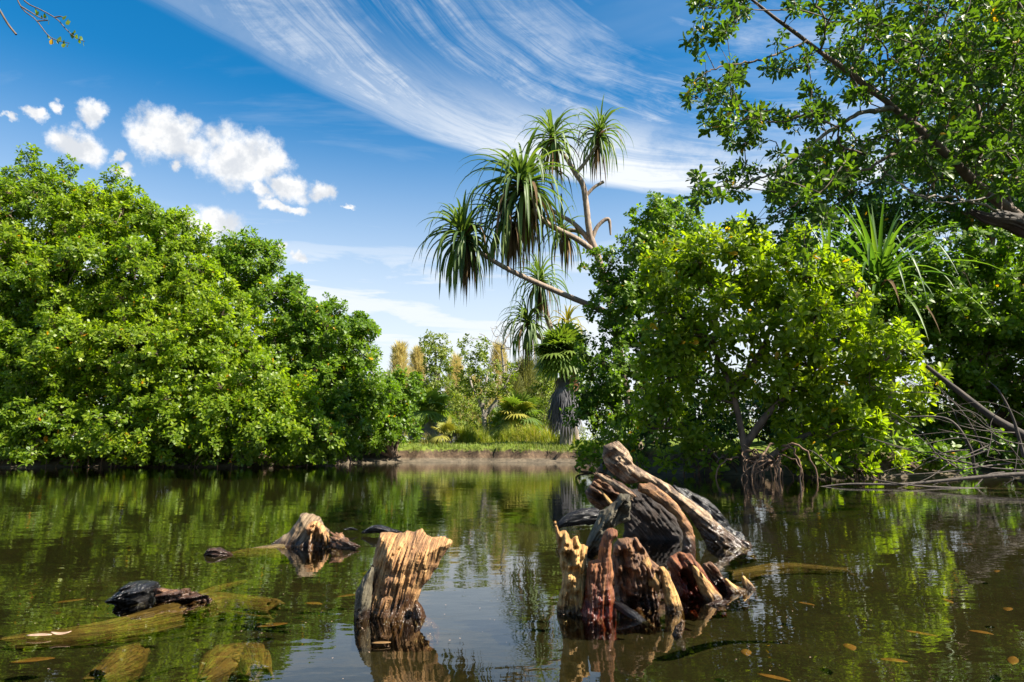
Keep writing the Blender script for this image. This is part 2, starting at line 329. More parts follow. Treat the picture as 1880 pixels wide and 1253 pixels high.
# ------------------------------------------------------------------ ground and water
LAG = np.array([(-60, -40), (-60, 9.0), (-16, 12.3), (-9.5, 12.9), (-5.0, 13.0), (-4.3, 14.6), (-3.6, 16.4), (-1.0, 16.9), (1.3, 16.4), (1.9, 13.2),
                (1.7, 10.6), (2.3, 9.3), (3.6, 8.6), (6.0, 8.3), (9.0, 6.5), (11.5, 2.0), (11.5, -40)])
def signed(P):
    """distance to the shoreline, positive on land"""
    a = LAG; b = np.roll(LAG, -1, 0); dm = np.full(len(P), 1e9); ins = np.zeros(len(P), bool)
    for p, q in zip(a, b):
        e = q - p; t = np.clip(((P - p) @ e) / (e @ e), 0, 1); dd = np.linalg.norm(P - p - t[:, None] * e, axis=1); dm = np.minimum(dm, dd)
        cr = ((p[1] > P[:, 1]) != (q[1] > P[:, 1])) & (P[:, 0] < e[0] * (P[:, 1] - p[1]) / (e[1] if e[1] else 1e-9) + p[0]); ins ^= cr
    return np.where(ins, -dm, dm)
def sst(a, b, x): t = np.clip((x - a) / (b - a), 0, 1); return t * t * (3 - 2 * t)
def height(P):
    P = np.asarray(P, float); P3 = np.c_[P, np.zeros(len(P))]
    s = signed(P) + (0.20 + 0.30 * (P[:, 1] > 14.5)) * fbm(P3 * 1.1, 4, 5) * (np.abs(P[:, 1] - 10) < 30)
    bed = -0.10 - 0.34 * (1 - np.exp(np.minimum(s, 0) / 2.6)) * (0.35 + 0.65 * sst(0.5, 4.5, P[:, 1])) + 0.035 * fbm(P3 * 2.1, 3, 9)
    bed = np.where(s > -0.35, bed * np.clip(-s / 0.35, 0, 1), bed)
    bw = 0.15 + 0.75 * np.exp(-((P[:, 0] + 1.2) / 2.2) ** 2) * sst(14.5, 16.0, P[:, 1])
    top = 0.36 + 0.06 * fbm(P3 * 1.1, 2, 31) + 0.03 * np.clip(s - 1, 0, 8) + 0.05 * fbm(P3 * 0.5, 3, 2) + 0.0015 * np.clip(s - 9, 0, 400)
    face = sst(0.0, 0.40, s - bw + 0.30 * fbm(P3 * 2.2, 4, 11))
    beach = 0.055 * np.clip(s / np.maximum(bw, 0.05), 0, 1) + 0.015 * fbm(P3 * 4, 2, 4) * np.clip(s * 4, 0, 1)
    return np.where(s <= 0, bed, beach * (1 - face) + face * top + 0.05 * fbm(P3 * 4.5, 3, 41) * np.clip(s * 3, 0, 1) * (s < 3))
def axis(lo, hi, step, far, n):
    core = np.arange(lo, hi + 1e-6, step); g = np.geomspace(step * 2, far, n); return np.concatenate([(lo - np.cumsum(g / g.sum() * far))[::-1], core, hi + np.cumsum(g / g.sum() * far)])
gx = axis(-13, 11, 0.11, 700, 40); gy = axis(-1.0, 25, 0.11, 700, 40)
XX, YY = np.meshgrid(gx, gy); P2 = np.c_[XX.ravel(), YY.ravel()]
GZ = height(P2)
nx, ny = len(gx), len(gy)
ii = (np.arange(ny - 1)[:, None] * nx + np.arange(nx - 1)[None]).ravel()
gme = mesh('ground', np.c_[P2, GZ], [np.c_[ii, ii + 1, ii + nx + 1, ii + nx]])
g = link('ground', gme, ground_mat(), smooth=True); tag(g, 'grassy earth banks and muddy bed of the lagoon', None, kind='structure')
wm = mesh('water', [(-60, -40, 0), (12, -40, 0), (12, 18, 0), (-60, 18, 0)], [np.array([[0, 1, 2, 3]])])
wo = link('water', wm, water_mat()); tag(wo, 'calm dark lagoon water mirroring the trees and sky', None, kind='structure')
def gz(x, y): return float(height(np.array([[x, y]]))[0])

# ------------------------------------------------------------------ leaves
def tmpl(kind):
    if kind == 'near':      # midrib fold and curl, obovate
        V = np.array([(0, 0, 0), (0.32, 0.30, .06), (0.32, 0, .0), (0.32, -0.30, .06), (0.70, 0.5, .05), (0.70, 0, -.02), (0.70, -0.5, .05), (1, 0, -.09), (0.92, 0.27, -.02), (0.92, -0.27, -.02)])
        T = [(0, 2, 1), (0, 3, 2), (1, 2, 5), (1, 5, 4), (2, 3, 6), (2, 6, 5), (4, 5, 8), (8, 5, 7), (5, 6, 9), (5, 9, 7)]
    elif kind == 'mid':
        V = np.array([(0, 0, 0), (0.35, 0.36, .05), (0.35, -0.36, .05), (0.75, 0.5, .0), (0.75, -0.5, .0), (1, 0, -.08)])
        T = [(0, 2, 1), (1, 2, 4), (1, 4, 3), (3, 4, 5)]
    elif kind == 'round':
        V = np.array([(0, 0, 0), (0.3, 0.5, .03), (0.3, -0.5, .03), (0.7, 0.42, .0), (0.7, -0.42, .0), (1, 0, -.06)])
        T = [(0, 2, 1), (1, 2, 4), (1, 4, 3), (3, 4, 5)]
    else:                   # needle / sliver
        V = np.array([(0, 0, 0), (0.5, 0.5, .0), (0.5, -0.5, .0), (1, 0, -.05)]); T = [(0, 2, 1), (1, 2, 3)]
    return V, np.array(T)
def leaf_arrays(kind, pos, ax, nr, L, Wd, var):
    V, T = tmpl(kind); n = len(pos)
    side = nrm(np.cross(nr, ax)); nr = np.cross(ax, side)
    P = pos[:, None] + V[None, :, 0:1] * (L[:, None, None] * ax[:, None]) + V[None, :, 1:2] * (Wd[:, None, None] * side[:, None]) + V[None, :, 2:3] * (L[:, None, None] * nr[:, None])
    T2 = (T[None] + (np.arange(n) * len(V))[:, None, None]).reshape(-1, 3)
    return P.reshape(-1, 3), T2, np.repeat(var, len(V))
def shoots_to_leaves(rng, pos, ax, K, L, ratio, spread=(25, 88), whorl=0.05, svar=None, droop=0.12, tipvar=0.5):
    n = len(pos)
    t1 = nrm(np.cross(ax, rng.normal(size=(n, 3)))); t2 = np.cross(ax, t1)
    k = np.arange(K); ph = (k[None] * 2.39996 + rng.uniform(0, 6.28, (n, 1)))
    th = np.radians(spread[0] + (spread[1] - spread[0]) * (k[None] / max(K - 1, 1)) + rng.normal(0, 10, (n, K)))
    rad = np.cos(ph)[..., None] * t1[:, None] + np.sin(ph)[..., None] * t2[:, None]
    d = ax[:, None] * np.cos(th)[..., None] + rad * np.sin(th)[..., None]
    nr = ax[:, None] * np.sin(th)[..., None] - rad * np.cos(th)[..., None] + rng.normal(0, 0.22, (n, K, 3))
    d = d + np.array([0, 0, -droop]); d = nrm(d)
    p = pos[:, None] - ax[:, None] * (whorl * k[None, :, None] / K * 1.0) + d * 0.006
    LL = L * rng.uniform(0.7, 1.2, (n, 1)) * rng.uniform(0.65, 1.15, (n, K)) * (0.72 + 0.28 * np.minimum(k[None] / 2.0, 1))
    sv_ = rng.uniform(0, 1, (n, 1)) if svar is None else svar[:, None]
    young = np.clip(1 - k[None] / K, 0, 1) * 0.25
    v = np.clip(tipvar * sv_ + (0.95 - tipvar) * rng.uniform(0, 1, (n, K)) ** 1.2 + young * 0.4 - 0.05, 0, 0.97)
    v = np.where(rng.uniform(0, 1, (n, K)) > 0.994, 1.0, v)
    f = lambda a: a.reshape(-1, *a.shape[2:])
    return f(p), f(d), nrm(f(nr)), f(LL), f(LL) * ratio * rng.uniform(0.85, 1.1, n * K), f(v)

# ------------------------------------------------------------------ branches
def tube_arrays(pts, rad, sides=5):
    pts = np.asarray(pts, float); n = len(pts); tg = nrm(np.gradient(pts, axis=0))
    ref = np.array([0.31, 0.52, 0.79]); a = nrm(np.cross(tg, ref)); b = np.cross(tg, a)
    u = np.arange(sides) * 2 * math.pi / sides
    V = pts[:, None] + (np.cos(u)[None, :, None] * a[:, None] + np.sin(u)[None, :, None] * b[:, None]) * np.asarray(rad)[:, None, None]
    i = np.arange(n - 1)[:, None] * sides; j = np.arange(sides)[None]; j2 = (j + 1) % sides
    Q = np.stack([i + j, i + j2, i + sides + j2, i + sides + j], -1).reshape(-1, 4)
    return V.reshape(-1, 3), Q
class Acc:
    def __init__(s): s.V = []; s.Q = []; s.n = 0
    def tube(s, pts, rad, sides=5):
        V, Q = tube_arrays(pts, rad, sides); s.V.append(V); s.Q.append(Q + s.n); s.n += len(V)
    def mesh(s, name): return mesh(name, np.concatenate(s.V), [np.concatenate(s.Q)])
def spline(pts, n):
    """Catmull-Rom through rows (any columns)"""
    P = np.asarray(pts, float); P = np.vstack([2 * P[0] - P[1], P, 2 * P[-1] - P[-2]]); m = len(P) - 3
    t = np.linspace(0, m, n); i = np.minimum(t.astype(int), m - 1); f = (t - i)[:, None]
    a, b, c, d = P[i], P[i + 1], P[i + 2], P[i + 3]
    return 0.5 * (2 * b + (c - a) * f + (2 * a - 5 * b + 4 * c - d) * f ** 2 + (3 * b - a - 3 * c + d) * f ** 3)
def grow(rng, limbs, targets, rtip, power=0.42, rmax=0.2, wig=0.12):
    """limbs: list of (n,3) polylines that exist already; each target is joined to the nearest grown node."""
    base = limbs[0][0]; nodes = []; par = []; edges = []
    for l in limbs:
        st = -1
        if nodes and l is not limbs[0]:
            st = int(np.argmin(np.linalg.norm(np.array(nodes) - l[0], axis=1)))
        for k, p in enumerate(l):
            par.append(st if k == 0 else len(nodes) - 1); nodes.append(p)
    nl = len(nodes)
    order = np.argsort(np.linalg.norm(targets - base, axis=1)); tip = np.zeros(len(targets), int)
    arr = np.zeros((nl + len(targets) * 3, 3)); arr[:nl] = nodes; cnt = nl; plen = np.zeros(len(arr))
    for k in range(nl): plen[k] = 0 if par[k] < 0 else plen[par[k]] + np.linalg.norm(arr[k] - arr[par[k]])
    for ti in order:
        t = targets[ti]; dv = t - arr[:cnt]; dd = np.linalg.norm(dv, axis=1)
        j = int(np.argmin(dd + 0.18 * plen[:cnt])); p0 = arr[j].copy(); L = dd[j]
        off = rng.normal(0, wig * L, 3); prev = j
        for s_ in (0.4, 0.75, 1.0):
            p = p0 + (t - p0) * s_ + off * math.sin(math.pi * s_) + np.array([0, 0, 0.10 * L * math.sin(math.pi * s_)])
            arr[cnt] = p; par.append(prev); plen[cnt] = plen[prev] + np.linalg.norm(p - arr[prev]); prev = cnt; cnt += 1
        tip[ti] = cnt - 1
    w = np.zeros(cnt); w[tip] = 1; 
    for k in range(cnt - 1, -1, -1):
        if par[k] >= 0: w[par[k]] += w[k]
    r = np.minimum(rtip * np.maximum(w, 1) ** power, rmax)
    return arr[:cnt], np.array(par), r, tip, nl
def branch_meshes(name, arr, par, r, nl, parent, mat, limbs_r=None, sides=5):
    A = Acc()
    for k in range(nl, len(arr), 3):
        p = par[k]; A.tube([arr[p], arr[k], arr[k + 1], arr[k + 2]], [min(r[p], r[k] * 1.2), r[k], r[k + 1], r[k + 2] * 0.8], sides)
    if A.V: link('branches', A.mesh(name), mat, parent)['kind'] = 'stuff'

def lobes_to_clumps(rng, lobes, dens, rc, inside=0.55, shell=(0.72, 1.05)):
    """lobes: (x,y,z,rx,ry,rz). Returns clump centres and outward directions."""
    C, D = [], []
    L = np.array(lobes)
    for l in L:
        area = 4 * math.pi * ((l[3] * l[4]) ** 1.6 / 3 + (l[3] * l[5]) ** 1.6 / 3 + (l[4] * l[5]) ** 1.6 / 3) ** (1 / 1.6)
        n = max(3, int(area * dens))
        d = nrm(rng.normal(size=(n, 3))); rr = rng.uniform(*shell, (n, 1))
        rr = rr * (1 + 0.30 * vnoise(d * 2.3 + l[:3] * 1.7, 8)[:, None])
        p = l[:3] + d * l[3:6] * rr
        C.append(p); D.append(nrm(d / l[3:6]))
    C = np.concatenate(C); D = np.concatenate(D)
    keep = np.ones(len(C), bool)
    for l in L:
        q = np.linalg.norm((C - l[:3]) / l[3:6], axis=1); keep &= q > inside
    return C[keep], D[keep]

TRI = [0]
def foliage(rng, C, D, parent, mat, kind, rc, nsh, K, L, ratio, name='foliage', spread=(25, 88), up=0.5, minz=None, whorl=0.05, twigs=None, single=0, single_mats=None, clumpvar=0.5, outward=0.9, label_stuff=True):
    n = len(C)
    ci = np.repeat(np.arange(n), nsh)
    d = nrm(rng.normal(size=(len(ci), 3)) + D[ci] * outward + np.array([0, 0, 0.35 * up]))
    pos = C[ci] + d * rc * rng.uniform(0.35, 1.1, (len(ci), 1)) ** 0.7
    ax = nrm(d * 0.7 + D[ci] * 0.25 + np.array([0, 0, up]) + rng.normal(0, 0.25, d.shape))
    cv = np.clip(0.5 + 0.75 * vnoise(C * (0.9 if L < .3 else .3), 3) + rng.normal(0, .16, n), 0, 1); sv_ = np.clip(clumpvar * cv[ci] + (1 - clumpvar) * rng.uniform(0, 1, len(ci)), 0, 1)  # clump tone patches: lime leaves, plus lit and unlit areas put into colour
    if minz is not None:
        k = pos[:, 2] > minz; pos, ax, sv_, ci = pos[k], ax[k], sv_[k], ci[k]
    a = shoots_to_leaves(rng, pos, ax, K, L, ratio, spread, whorl, sv_)
    if minz is not None:
        k = (a[0] + a[1] * a[3][:, None])[:, 2] > minz * 0.4; a = [q[k] for q in a]
    if single:
        p, ad, nn, LL, WW, v = a
        # the leaves that show largest: nearest to the lens and on the outside, spread over the crown; yellow ones first
        sc = np.linalg.norm(p - np.array([0, 0, CAMH]), axis=1) * rng.uniform(0.75, 1.25, len(p))
        sc = np.where(v > 0.98, sc * 0.55, sc)
        inf = (np.abs(p[:, 0] / p[:, 1]) < 0.76) & (p[:, 1] > 1); sc = np.where(inf, sc, 1e9)
        pick = np.argsort(sc)[:single]; rest = np.ones(len(p), bool); rest[pick] = False
        V, T = tmpl('near'); base = []
        for vv in (0.15, 0.4, 0.6, 0.8, 1.0):
            V1 = V.copy(); V1[:, 1] *= ratio; me = mesh('leaf', V1, [T], {'var': np.full(len(V), vv)}); me.materials.append(mat); base.append(me)
        pw = Vector(WLOC[parent])
        for i in pick:
            me = base[4 if v[i] > 0.98 else min(3, int(v[i] * 4))]
            o = bpy.data.objects.new('leaf', me); COL.objects.link(o); o.parent = parent
            sd = nrm(np.cross(nn[i], ad[i])); n2 = np.cross(ad[i], sd)
            Mx = Matrix.Translation(Vector(p[i]) - pw) @ Matrix((ad[i], sd, n2)).transposed().to_4x4() @ Matrix.Diagonal((LL[i], LL[i], LL[i], 1))
            o.matrix_basis = Mx
        a = [q[rest] for q in a]
    V, T, vv = leaf_arrays(kind, *a[:5], a[5]); TRI[0] += len(T)
    f = link(name, mesh(name, V, [T], {'var': vv}), mat, parent)
    if label_stuff: f['kind'] = 'stuff'
    if twigs:
        tm, tr = twigs; st = C[ci] - D[ci] * rc * 0.25; A3 = np.cross(pos - st, np.array([0.3, 0.5, 0.8])); A3 = nrm(A3) * tr; B3 = nrm(np.cross(pos - st, A3)) * tr
        m_ = len(pos); V = np.stack([st + A3, st - 0.5 * A3 + 0.87 * B3, st - 0.5 * A3 - 0.87 * B3, pos], 1).reshape(-1, 3)
        o = (np.arange(m_) * 4)[:, None, None]; T = (np.array([(0, 1, 3), (1, 2, 3), (2, 0, 3)])[None] + o).reshape(-1, 3); TRI[0] += len(T)
        t = link('twigs', mesh('twigs', V, [T]), tm, parent); t['kind'] = 'stuff'
    return a
def pxl(px, py, Y, rpx, sy=1.0, sz=1.0):
    """a lobe seen at pixel px,py at distance Y with radius rpx pixels"""
    p = W(px, py, Y); r = rpx * Y / F; return (*p, r, r * sy, r * sz)

def bush(seed, name, label, cat, root, lobes, mat, dens, rc, nsh, K, L, ratio, kind='mid', limbs=None, rtip=0.004, bark=None, group=None, single=0, minz=0.04, twigs=True, up=0.5, spread=(25, 88), inside=0.40, shell=(0.50, 1.06), rmax=0.12, limb_r=(0.06, 0.02), extra=None, clumpvar=0.5, whorl=0.05):
    rng = np.random.default_rng(seed); bark = bark or M_BARK
    t = thing(name, label, cat, tuple(root), group)
    C, D = lobes_to_clumps(rng, lobes, dens, rc, inside, shell)
    if extra is not None: C = np.vstack([C, extra[0]]); D = np.vstack([D, extra[1]])
    k = C[:, 2] > minz + 0.02; C, D = C[k], D[k]
    if limbs is None:
        L0 = np.array(lobes); limbs = []
        for l in L0[np.argsort(-L0[:, 3])[:5]]:
            mid = (np.array(root) + l[:3]) / 2 + rng.normal(0, 0.15, 3); limbs.append(spline([root, mid, l[:3]], 7))
    else: limbs = [spline(np.array(l), 10) for l in limbs]
    for l in limbs:
        rr = np.linspace(limb_r[0], limb_r[1], len(l)); A = Acc(); A.tube(spline(l, 16), np.interp(np.linspace(0, 1, 16), np.linspace(0, 1, len(l)), rr), 8); link('trunk' if l is limbs[0] else 'limb', A.mesh('limb'), bark, t, smooth=True)
    arr, par, r, tip, nl = grow(rng, limbs, C, rtip, rmax=min(rmax, limb_r[0]))
    branch_meshes(name, arr, par, r, nl, t, bark)
    foliage(rng, C, D, t, mat, kind, rc, nsh, K, L, ratio, minz=minz, twigs=(bark, rtip * 0.6) if twigs else None, single=single, up=up, spread=spread, clumpvar=clumpvar, whorl=whorl)
    return t

# ------------------------------------------------------------------ left shore mangroves
def lob(rows, sy=1.0, sz=1.0): return [pxl(*r, sy=sy, sz=sz) for r in rows]
def roots(t, seed, pts, n, spread, hgt, mat, rad=0.010):
    """arching roots and low bare stems at the waterline"""
    rng = np.random.default_rng(seed)
    for b in pts:
        for k in range(n):
            a = rng.uniform(-1, 1) * spread; c = -rng.uniform(0.1, 0.8) * spread * 0.6
            h = hgt * rng.uniform(0.5, 1.2)
            P = spline([(b[0] + a * 0.15, b[1] + 0.1, b[2] + h), (b[0] + a * 0.6, b[1] + c * 0.6, b[2] + h * 0.85 + rng.normal(0, .04)), (b[0] + a * 0.95, b[1] + c, b[2] + h * 0.35), (b[0] + a, b[1] + c * 1.05, -0.12)], 12)
            P[1:-1] += rng.normal(0, 0.012, (10, 3)); r = rad * rng.uniform(0.5, 1.3)
            A = Acc(); A.tube(P, np.linspace(r * 1.2, r * 0.7, 12), 6); link('root', A.mesh('root'), mat, t, smooth=True)
def spire(rows, Y):
    C = np.array([W(px + 5 * math.sin(y * .3), y, Y) for (px, y0, y1) in rows for y in range(y0, y1, 13)]); return C, np.tile([0, -.15, 1.0], (len(C), 1))
mg = dict(dens=9.0, rc=0.22, nsh=12, K=8, L=0.106, ratio=0.46)
def gp(px, Y): x = W(px, 830, Y)[0]; return (x, Y, gz(x, Y) - 0.05)
t = bush(11, 'mangrove_tree', 'tall bright green mangrove with leafy spires at the left edge', 'tree', gp(110, 14.6),
     lob([(10, 795, 13.2, 80), (120, 785, 13.0, 78), (15, 670, 13.6, 100), (150, 650, 13.4, 100), (40, 530, 14, 105), (170, 520, 14, 100), (60, 415, 14.5, 88), (165, 420, 14.5, 75),
          (60, 360, 14.7, 44), (128, 372, 14.7, 36), (190, 405, 14.6, 48), (0, 375, 14.6, 36),
          (-130, 500, 14, 130), (-120, 700, 13.5, 130), (-130, 380, 14.5, 90), (60, 600, 15.8, 130), (60, 740, 15.5, 110)]), M_MANG, extra=spire([(50, 280, 340), (78, 315, 350), (128, 305, 350), (205, 322, 370), (175, 350, 380), (12, 325, 350)], 14.7), **mg)
roots(t, 5, [gp(60, 13.2), gp(150, 13.1)], 9, 0.9, 0.45, M_ROOT)
t = bush(12, 'mangrove_tree', 'broad sunlit mangrove overhanging the water left of centre', 'tree', gp(360, 14.4),
     lob([(230, 790, 12.9, 72), (320, 785, 12.9, 75), (410, 780, 12.9, 72), (490, 795, 12.8, 62), (560, 805, 12.8, 52), (260, 660, 13.3, 95), (370, 670, 13.3, 90), (470, 725, 13.1, 72), (530, 760, 13.0, 60),
          (280, 535, 13.9, 98), (370, 570, 13.8, 80), (260, 440, 14.3, 62), (330, 465, 14.2, 58), (250, 400, 14.4, 34), (310, 435, 14.3, 32), (420, 620, 13.7, 60), (240, 640, 15.6, 120), (380, 700, 15.4, 100), (280, 780, 15.2, 90), (470, 790, 15.0, 70)]), M_MANG, extra=spire([(262, 380, 420), (318, 402, 430), (350, 425, 450), (232, 345, 390)], 14.4), **mg)
roots(t, 6, [gp(260, 13.1), gp(420, 13.0), gp(560, 13.1)], 8, 0.8, 0.35, M_ROOT)
t = bush(13, 'mangrove_tree', 'darker rounded mangrove sloping down to the far bank', 'tree', gp(580, 15.6),
     lob([(405, 505, 15, 60), (460, 500, 15.2, 62), (505, 575, 15, 66), (560, 610, 15, 66), (615, 640, 15, 66), (600, 720, 14.8, 78), (530, 660, 15, 70), (650, 730, 14.8, 52), (628, 785, 14.4, 44), (655, 610, 15, 32), (668, 680, 15, 32), (615, 590, 15, 30), (430, 460, 15.2, 28), (485, 475, 15.2, 26), (545, 540, 15.1, 32), (590, 800, 14.2, 50), (690, 740, 15, 35), (560, 680, 16.4, 90), (620, 770, 16.2, 70), (520, 780, 16, 70)]),
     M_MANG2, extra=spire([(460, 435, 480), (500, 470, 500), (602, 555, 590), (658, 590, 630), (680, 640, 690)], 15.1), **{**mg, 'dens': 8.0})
roots(t, 7, [gp(640, 14.3)], 8, 0.7, 0.4, M_ROOT)
t = bush(14, 'mangrove_tree', 'small leafy mangrove at the end of the left thicket on the bank', 'tree', gp(720, 17.4),
     lob([(705, 735, 17, 45), (742, 718, 17.2, 30), (762, 728, 17.2, 18), (728, 772, 16.9, 34), (690, 785, 16.7, 42), (752, 778, 17.1, 20), (715, 695, 17.2, 24), (705, 795, 16.7, 22), (672, 758, 15.8, 30)]), M_MANG2, **{**mg, 'dens': 5.5, 'L': 0.115})

# ------------------------------------------------------------------ screw pines
def strap_leaf(c, d0, L, w, sag, rng, n=11, kink=None):
    """arching channelled strap from base c in direction d0"""
    p = np.array(c, float); d = np.array(d0, float); P = [p.copy()]; st = L / (n - 1)
    for k in range(n - 1):
        s = k / (n - 1); d = nrm(d + np.array([0, 0, -1.0]) * sag * (0.25 + 1.5 * s) / (n - 1) * 2.2)
        if kink is not None and abs(s - kink) < 0.06: d = nrm(d + np.array([0, 0, -1.6]))
        p = p + d * st; P.append(p.copy())
    P = np.array(P); tg = nrm(np.gradient(P, axis=0)); side = nrm(np.cross(tg, np.array([0.05, 0.03, 1.0]))); nr = np.cross(side, tg)
    s = np.linspace(0, 1, n); ww = w * np.clip(np.minimum(1.0, 0.75 + s * 1.2), 0, 1) * (1 - s ** 2.2) + 0.0008
    V = np.stack([P + side * ww[:, None] * 0.5 + nr * ww[:, None] * 0.22, P, P - side * ww[:, None] * 0.5 + nr * ww[:, None] * 0.22], 1).reshape(-1, 3)
    i = np.arange(n - 1)[:, None] * 3; Q = np.concatenate([np.stack([i + j, i + j + 1, i + j + 4, i + j + 3], -1).reshape(-1, 4) for j in (0, 1)])
    return V, Q
def rosette(rng, parent, c, ax, n, L, w, dead=14, sag=1.0, matg=M_PAND, upright=0.0, name='leaf_rosette', spread=118):
    c = np.array(c); ax = nrm(np.array(ax, float)); A = Acc()
    A.tube([c - ax * 0.30, c - ax * 0.1, c, c + ax * 0.16], [0.055, 0.07, 0.06, 0.012], 10)
    core = link(name, A.mesh(name), M_DEADL, parent, smooth=True); WLOC[core] = (0, 0, 0)
    t1 = nrm(np.cross(ax, [0.2, 0.9, 0.1])); t2 = np.cross(ax, t1)
    for k in range(n + dead):
        f = k / n; isd = k >= n
        ph = k * 2.39996 + rng.normal(0, 0.15); th = math.radians(8 + (spread - 8) * (f ** 0.75 if not isd else 1.0) + rng.normal(0, 7))
        rad = math.cos(ph) * t1 + math.sin(ph) * t2
        if isd: d0 = nrm(rad * rng.uniform(0.3, 0.8) - ax * 0.3 + np.array([0, 0, -0.9])); ll = L * rng.uniform(0.55, 0.95); sg = 1.5
        else: d0 = nrm(ax * math.cos(th) + rad * math.sin(th) + np.array([0, 0, 0.25 * (1 - f)])); ll = L * rng.uniform(0.75, 1.1) * (0.7 + 0.3 * min(1, f * 4)); sg = sag * (0.8 + 1.9 * f) * rng.uniform(0.7, 1.3)
        V, Q = strap_leaf(c - ax * (0.18 * f if not isd else rng.uniform(.15, .35)), d0, ll, w * rng.uniform(0.8, 1.15) * (0.7 if isd else 1), sg, rng, kink=rng.uniform(0.4, 0.8) if (rng.uniform() < 0.22 and not isd) else None)
        me = mesh('leaf', V, [Q], {'var': np.full(len(V), np.clip(rng.uniform(0, 1) * 0.8 + (0.2 if f < 0.3 else 0), 0, 1))})
        o = bpy.data.objects.new('leaf' if not isd else 'dead_leaf', me); COL.objects.link(o); me.materials.append(M_DEADL if isd or (f > .5 and rng.uniform() < .12) else matg)
        me.polygons.foreach_set('use_smooth', np.ones(len(me.polygons), bool)); o.parent = core
    return core
def limb(parent, pts, mat, name='limb', n=26, sides=10, bump=0.0, seed=0):
    """pts rows: px, py, Y, radius"""
    R = np.array([(*W(p[0], p[1], p[2]), p[3]) for p in pts]); S_ = spline(R, n); rr = np.maximum(S_[:, 3], 0.001) * (0.72 if mat is M_PTRUNK else 1.0)
    if bump: rr = rr * (1 + bump * np.abs(np.sin(np.arange(n) * 1.9)))
    A = Acc(); A.tube(S_[:, :3], rr, sides); return link(name, A.mesh(name), mat, parent, smooth=True)
PY = 12.6
pan = thing('screw_pine', 'tall leaning screw pine with strap leaf rosettes against the sky', 'tree', gp(1175, PY))
limb(pan, [(1175, 835, PY, .11), (1150, 720, PY, .10), (1125, 580, PY, .09), (1100, 480, PY, .085), (1083, 430, PY, .08), (1076, 375, PY, .075), (1070, 340, PY, .07), (1056, 318, PY, .065)], M_PTRUNK, 'trunk', 60, 12, 0.10)
limb(pan, [(1056, 318, PY, .062), (1040, 292, PY, .05), (1022, 268, PY - .1, .05)], M_PTRUNK, bump=.1)
limb(pan, [(1056, 320, PY, .055), (1075, 298, PY, .045), (1095, 268, PY, .045)], M_PTRUNK, bump=.1)
limb(pan, [(1074, 362, PY, .05), (1090, 345, PY, .04), (1108, 334, PY, .04)], M_PTRUNK, 'broken_stub', bump=.1)
limb(pan, [(1086, 440, PY, .06), (1098, 415, PY, .05), (1117, 403, PY, .045), (1121, 432, PY, .02)], M_PTRUNK, 'broken_stub', bump=.1)
limb(pan, [(1095, 466, PY, .08), (1060, 440, PY - .1, .07), (1010, 414, PY - .3, .065), (975, 385, PY - .5, .06)], M_PTRUNK, bump=.1)
limb(pan, [(1088, 448, PY, .07), (1055, 412, PY + .1, .055), (1015, 388, PY + .2, .05), (985, 365, PY + .2, .045)], M_PTRUNK, bump=.1)
limb(pan, [(1080, 432, PY, .06), (1055, 424, PY + .3, .05), (1035, 425, PY + .5, .045)], M_PTRUNK, bump=.1)
limb(pan, [(1165, 600, PY - .1, .085), (1110, 572, PY - .2, .075), (1040, 543, PY - .3, .07), (960, 508, PY - .4, .065), (910, 482, PY - .5, .055), (865, 452, PY - .5, .05)], M_PTRUNK, 'low_limb', 40, 12, 0.08)
rg = np.random.default_rng(77)
rosette(rg, pan, W(1014, 248, PY - .1), (-.12, -.1, 1), 72, 1.0, .052, 18, .9)
rosette(rg, pan, W(1102, 240, PY), (.12, -.1, 1), 66, .92, .05, 16, 1.0)
rosette(rg, pan, W(958, 335, PY - .5), (-.25, -.25, 1), 130, 1.6, .075, 48, 1.0)
rosette(rg, pan, W(925, 395, PY - .3), (-.55, -.1, .8), 50, 1.3, .06, 34, 1.1)
rosette(rg, pan, W(848, 428, PY - .5), (-.45, -.2, .85), 105, 1.2, .068, 38, 1.1)
rosette(rg, pan, W(1030, 415, PY + .5), (-.4, .2, .8), 34, .95, .06, 20, 1.1)
pan2 = thing('screw_pine', 'shorter screw pine with drooping grey green leaves below the leaning one', 'tree', gp(1060, 20.6))
limb(pan2, [(1060, 825, 20.6, .13), (1045, 720, 20.6, .12), (1015, 620, 20.6, .11), (992, 530, 20.5, .10)], M_PTRUNK, 'trunk', bump=.1)
limb(pan2, [(1030, 650, 20.6, .10), (995, 622, 20.5, .09), (970, 605, 20.4, .08)], M_PTRUNK, bump=.1)
limb(pan2, [(1022, 635, 20.6, .10), (1036, 612, 20.6, .09), (1042, 598, 20.6, .08)], M_PTRUNK, bump=.1)
rosette(rg, pan2, W(990, 512, 20.4), (-.2, -.2, 1), 80, 1.55, .075, 40, 1.2)
rosette(rg, pan2, W(968, 590, 20.4), (-.35, -.2, .8), 80, 1.5, .075, 34, 1.3)
rosette(rg, pan2, W(1042, 592, 20.6), (.1, -.2, 1), 40, 1.05, .09, 8, .9, matg=M_FANY)
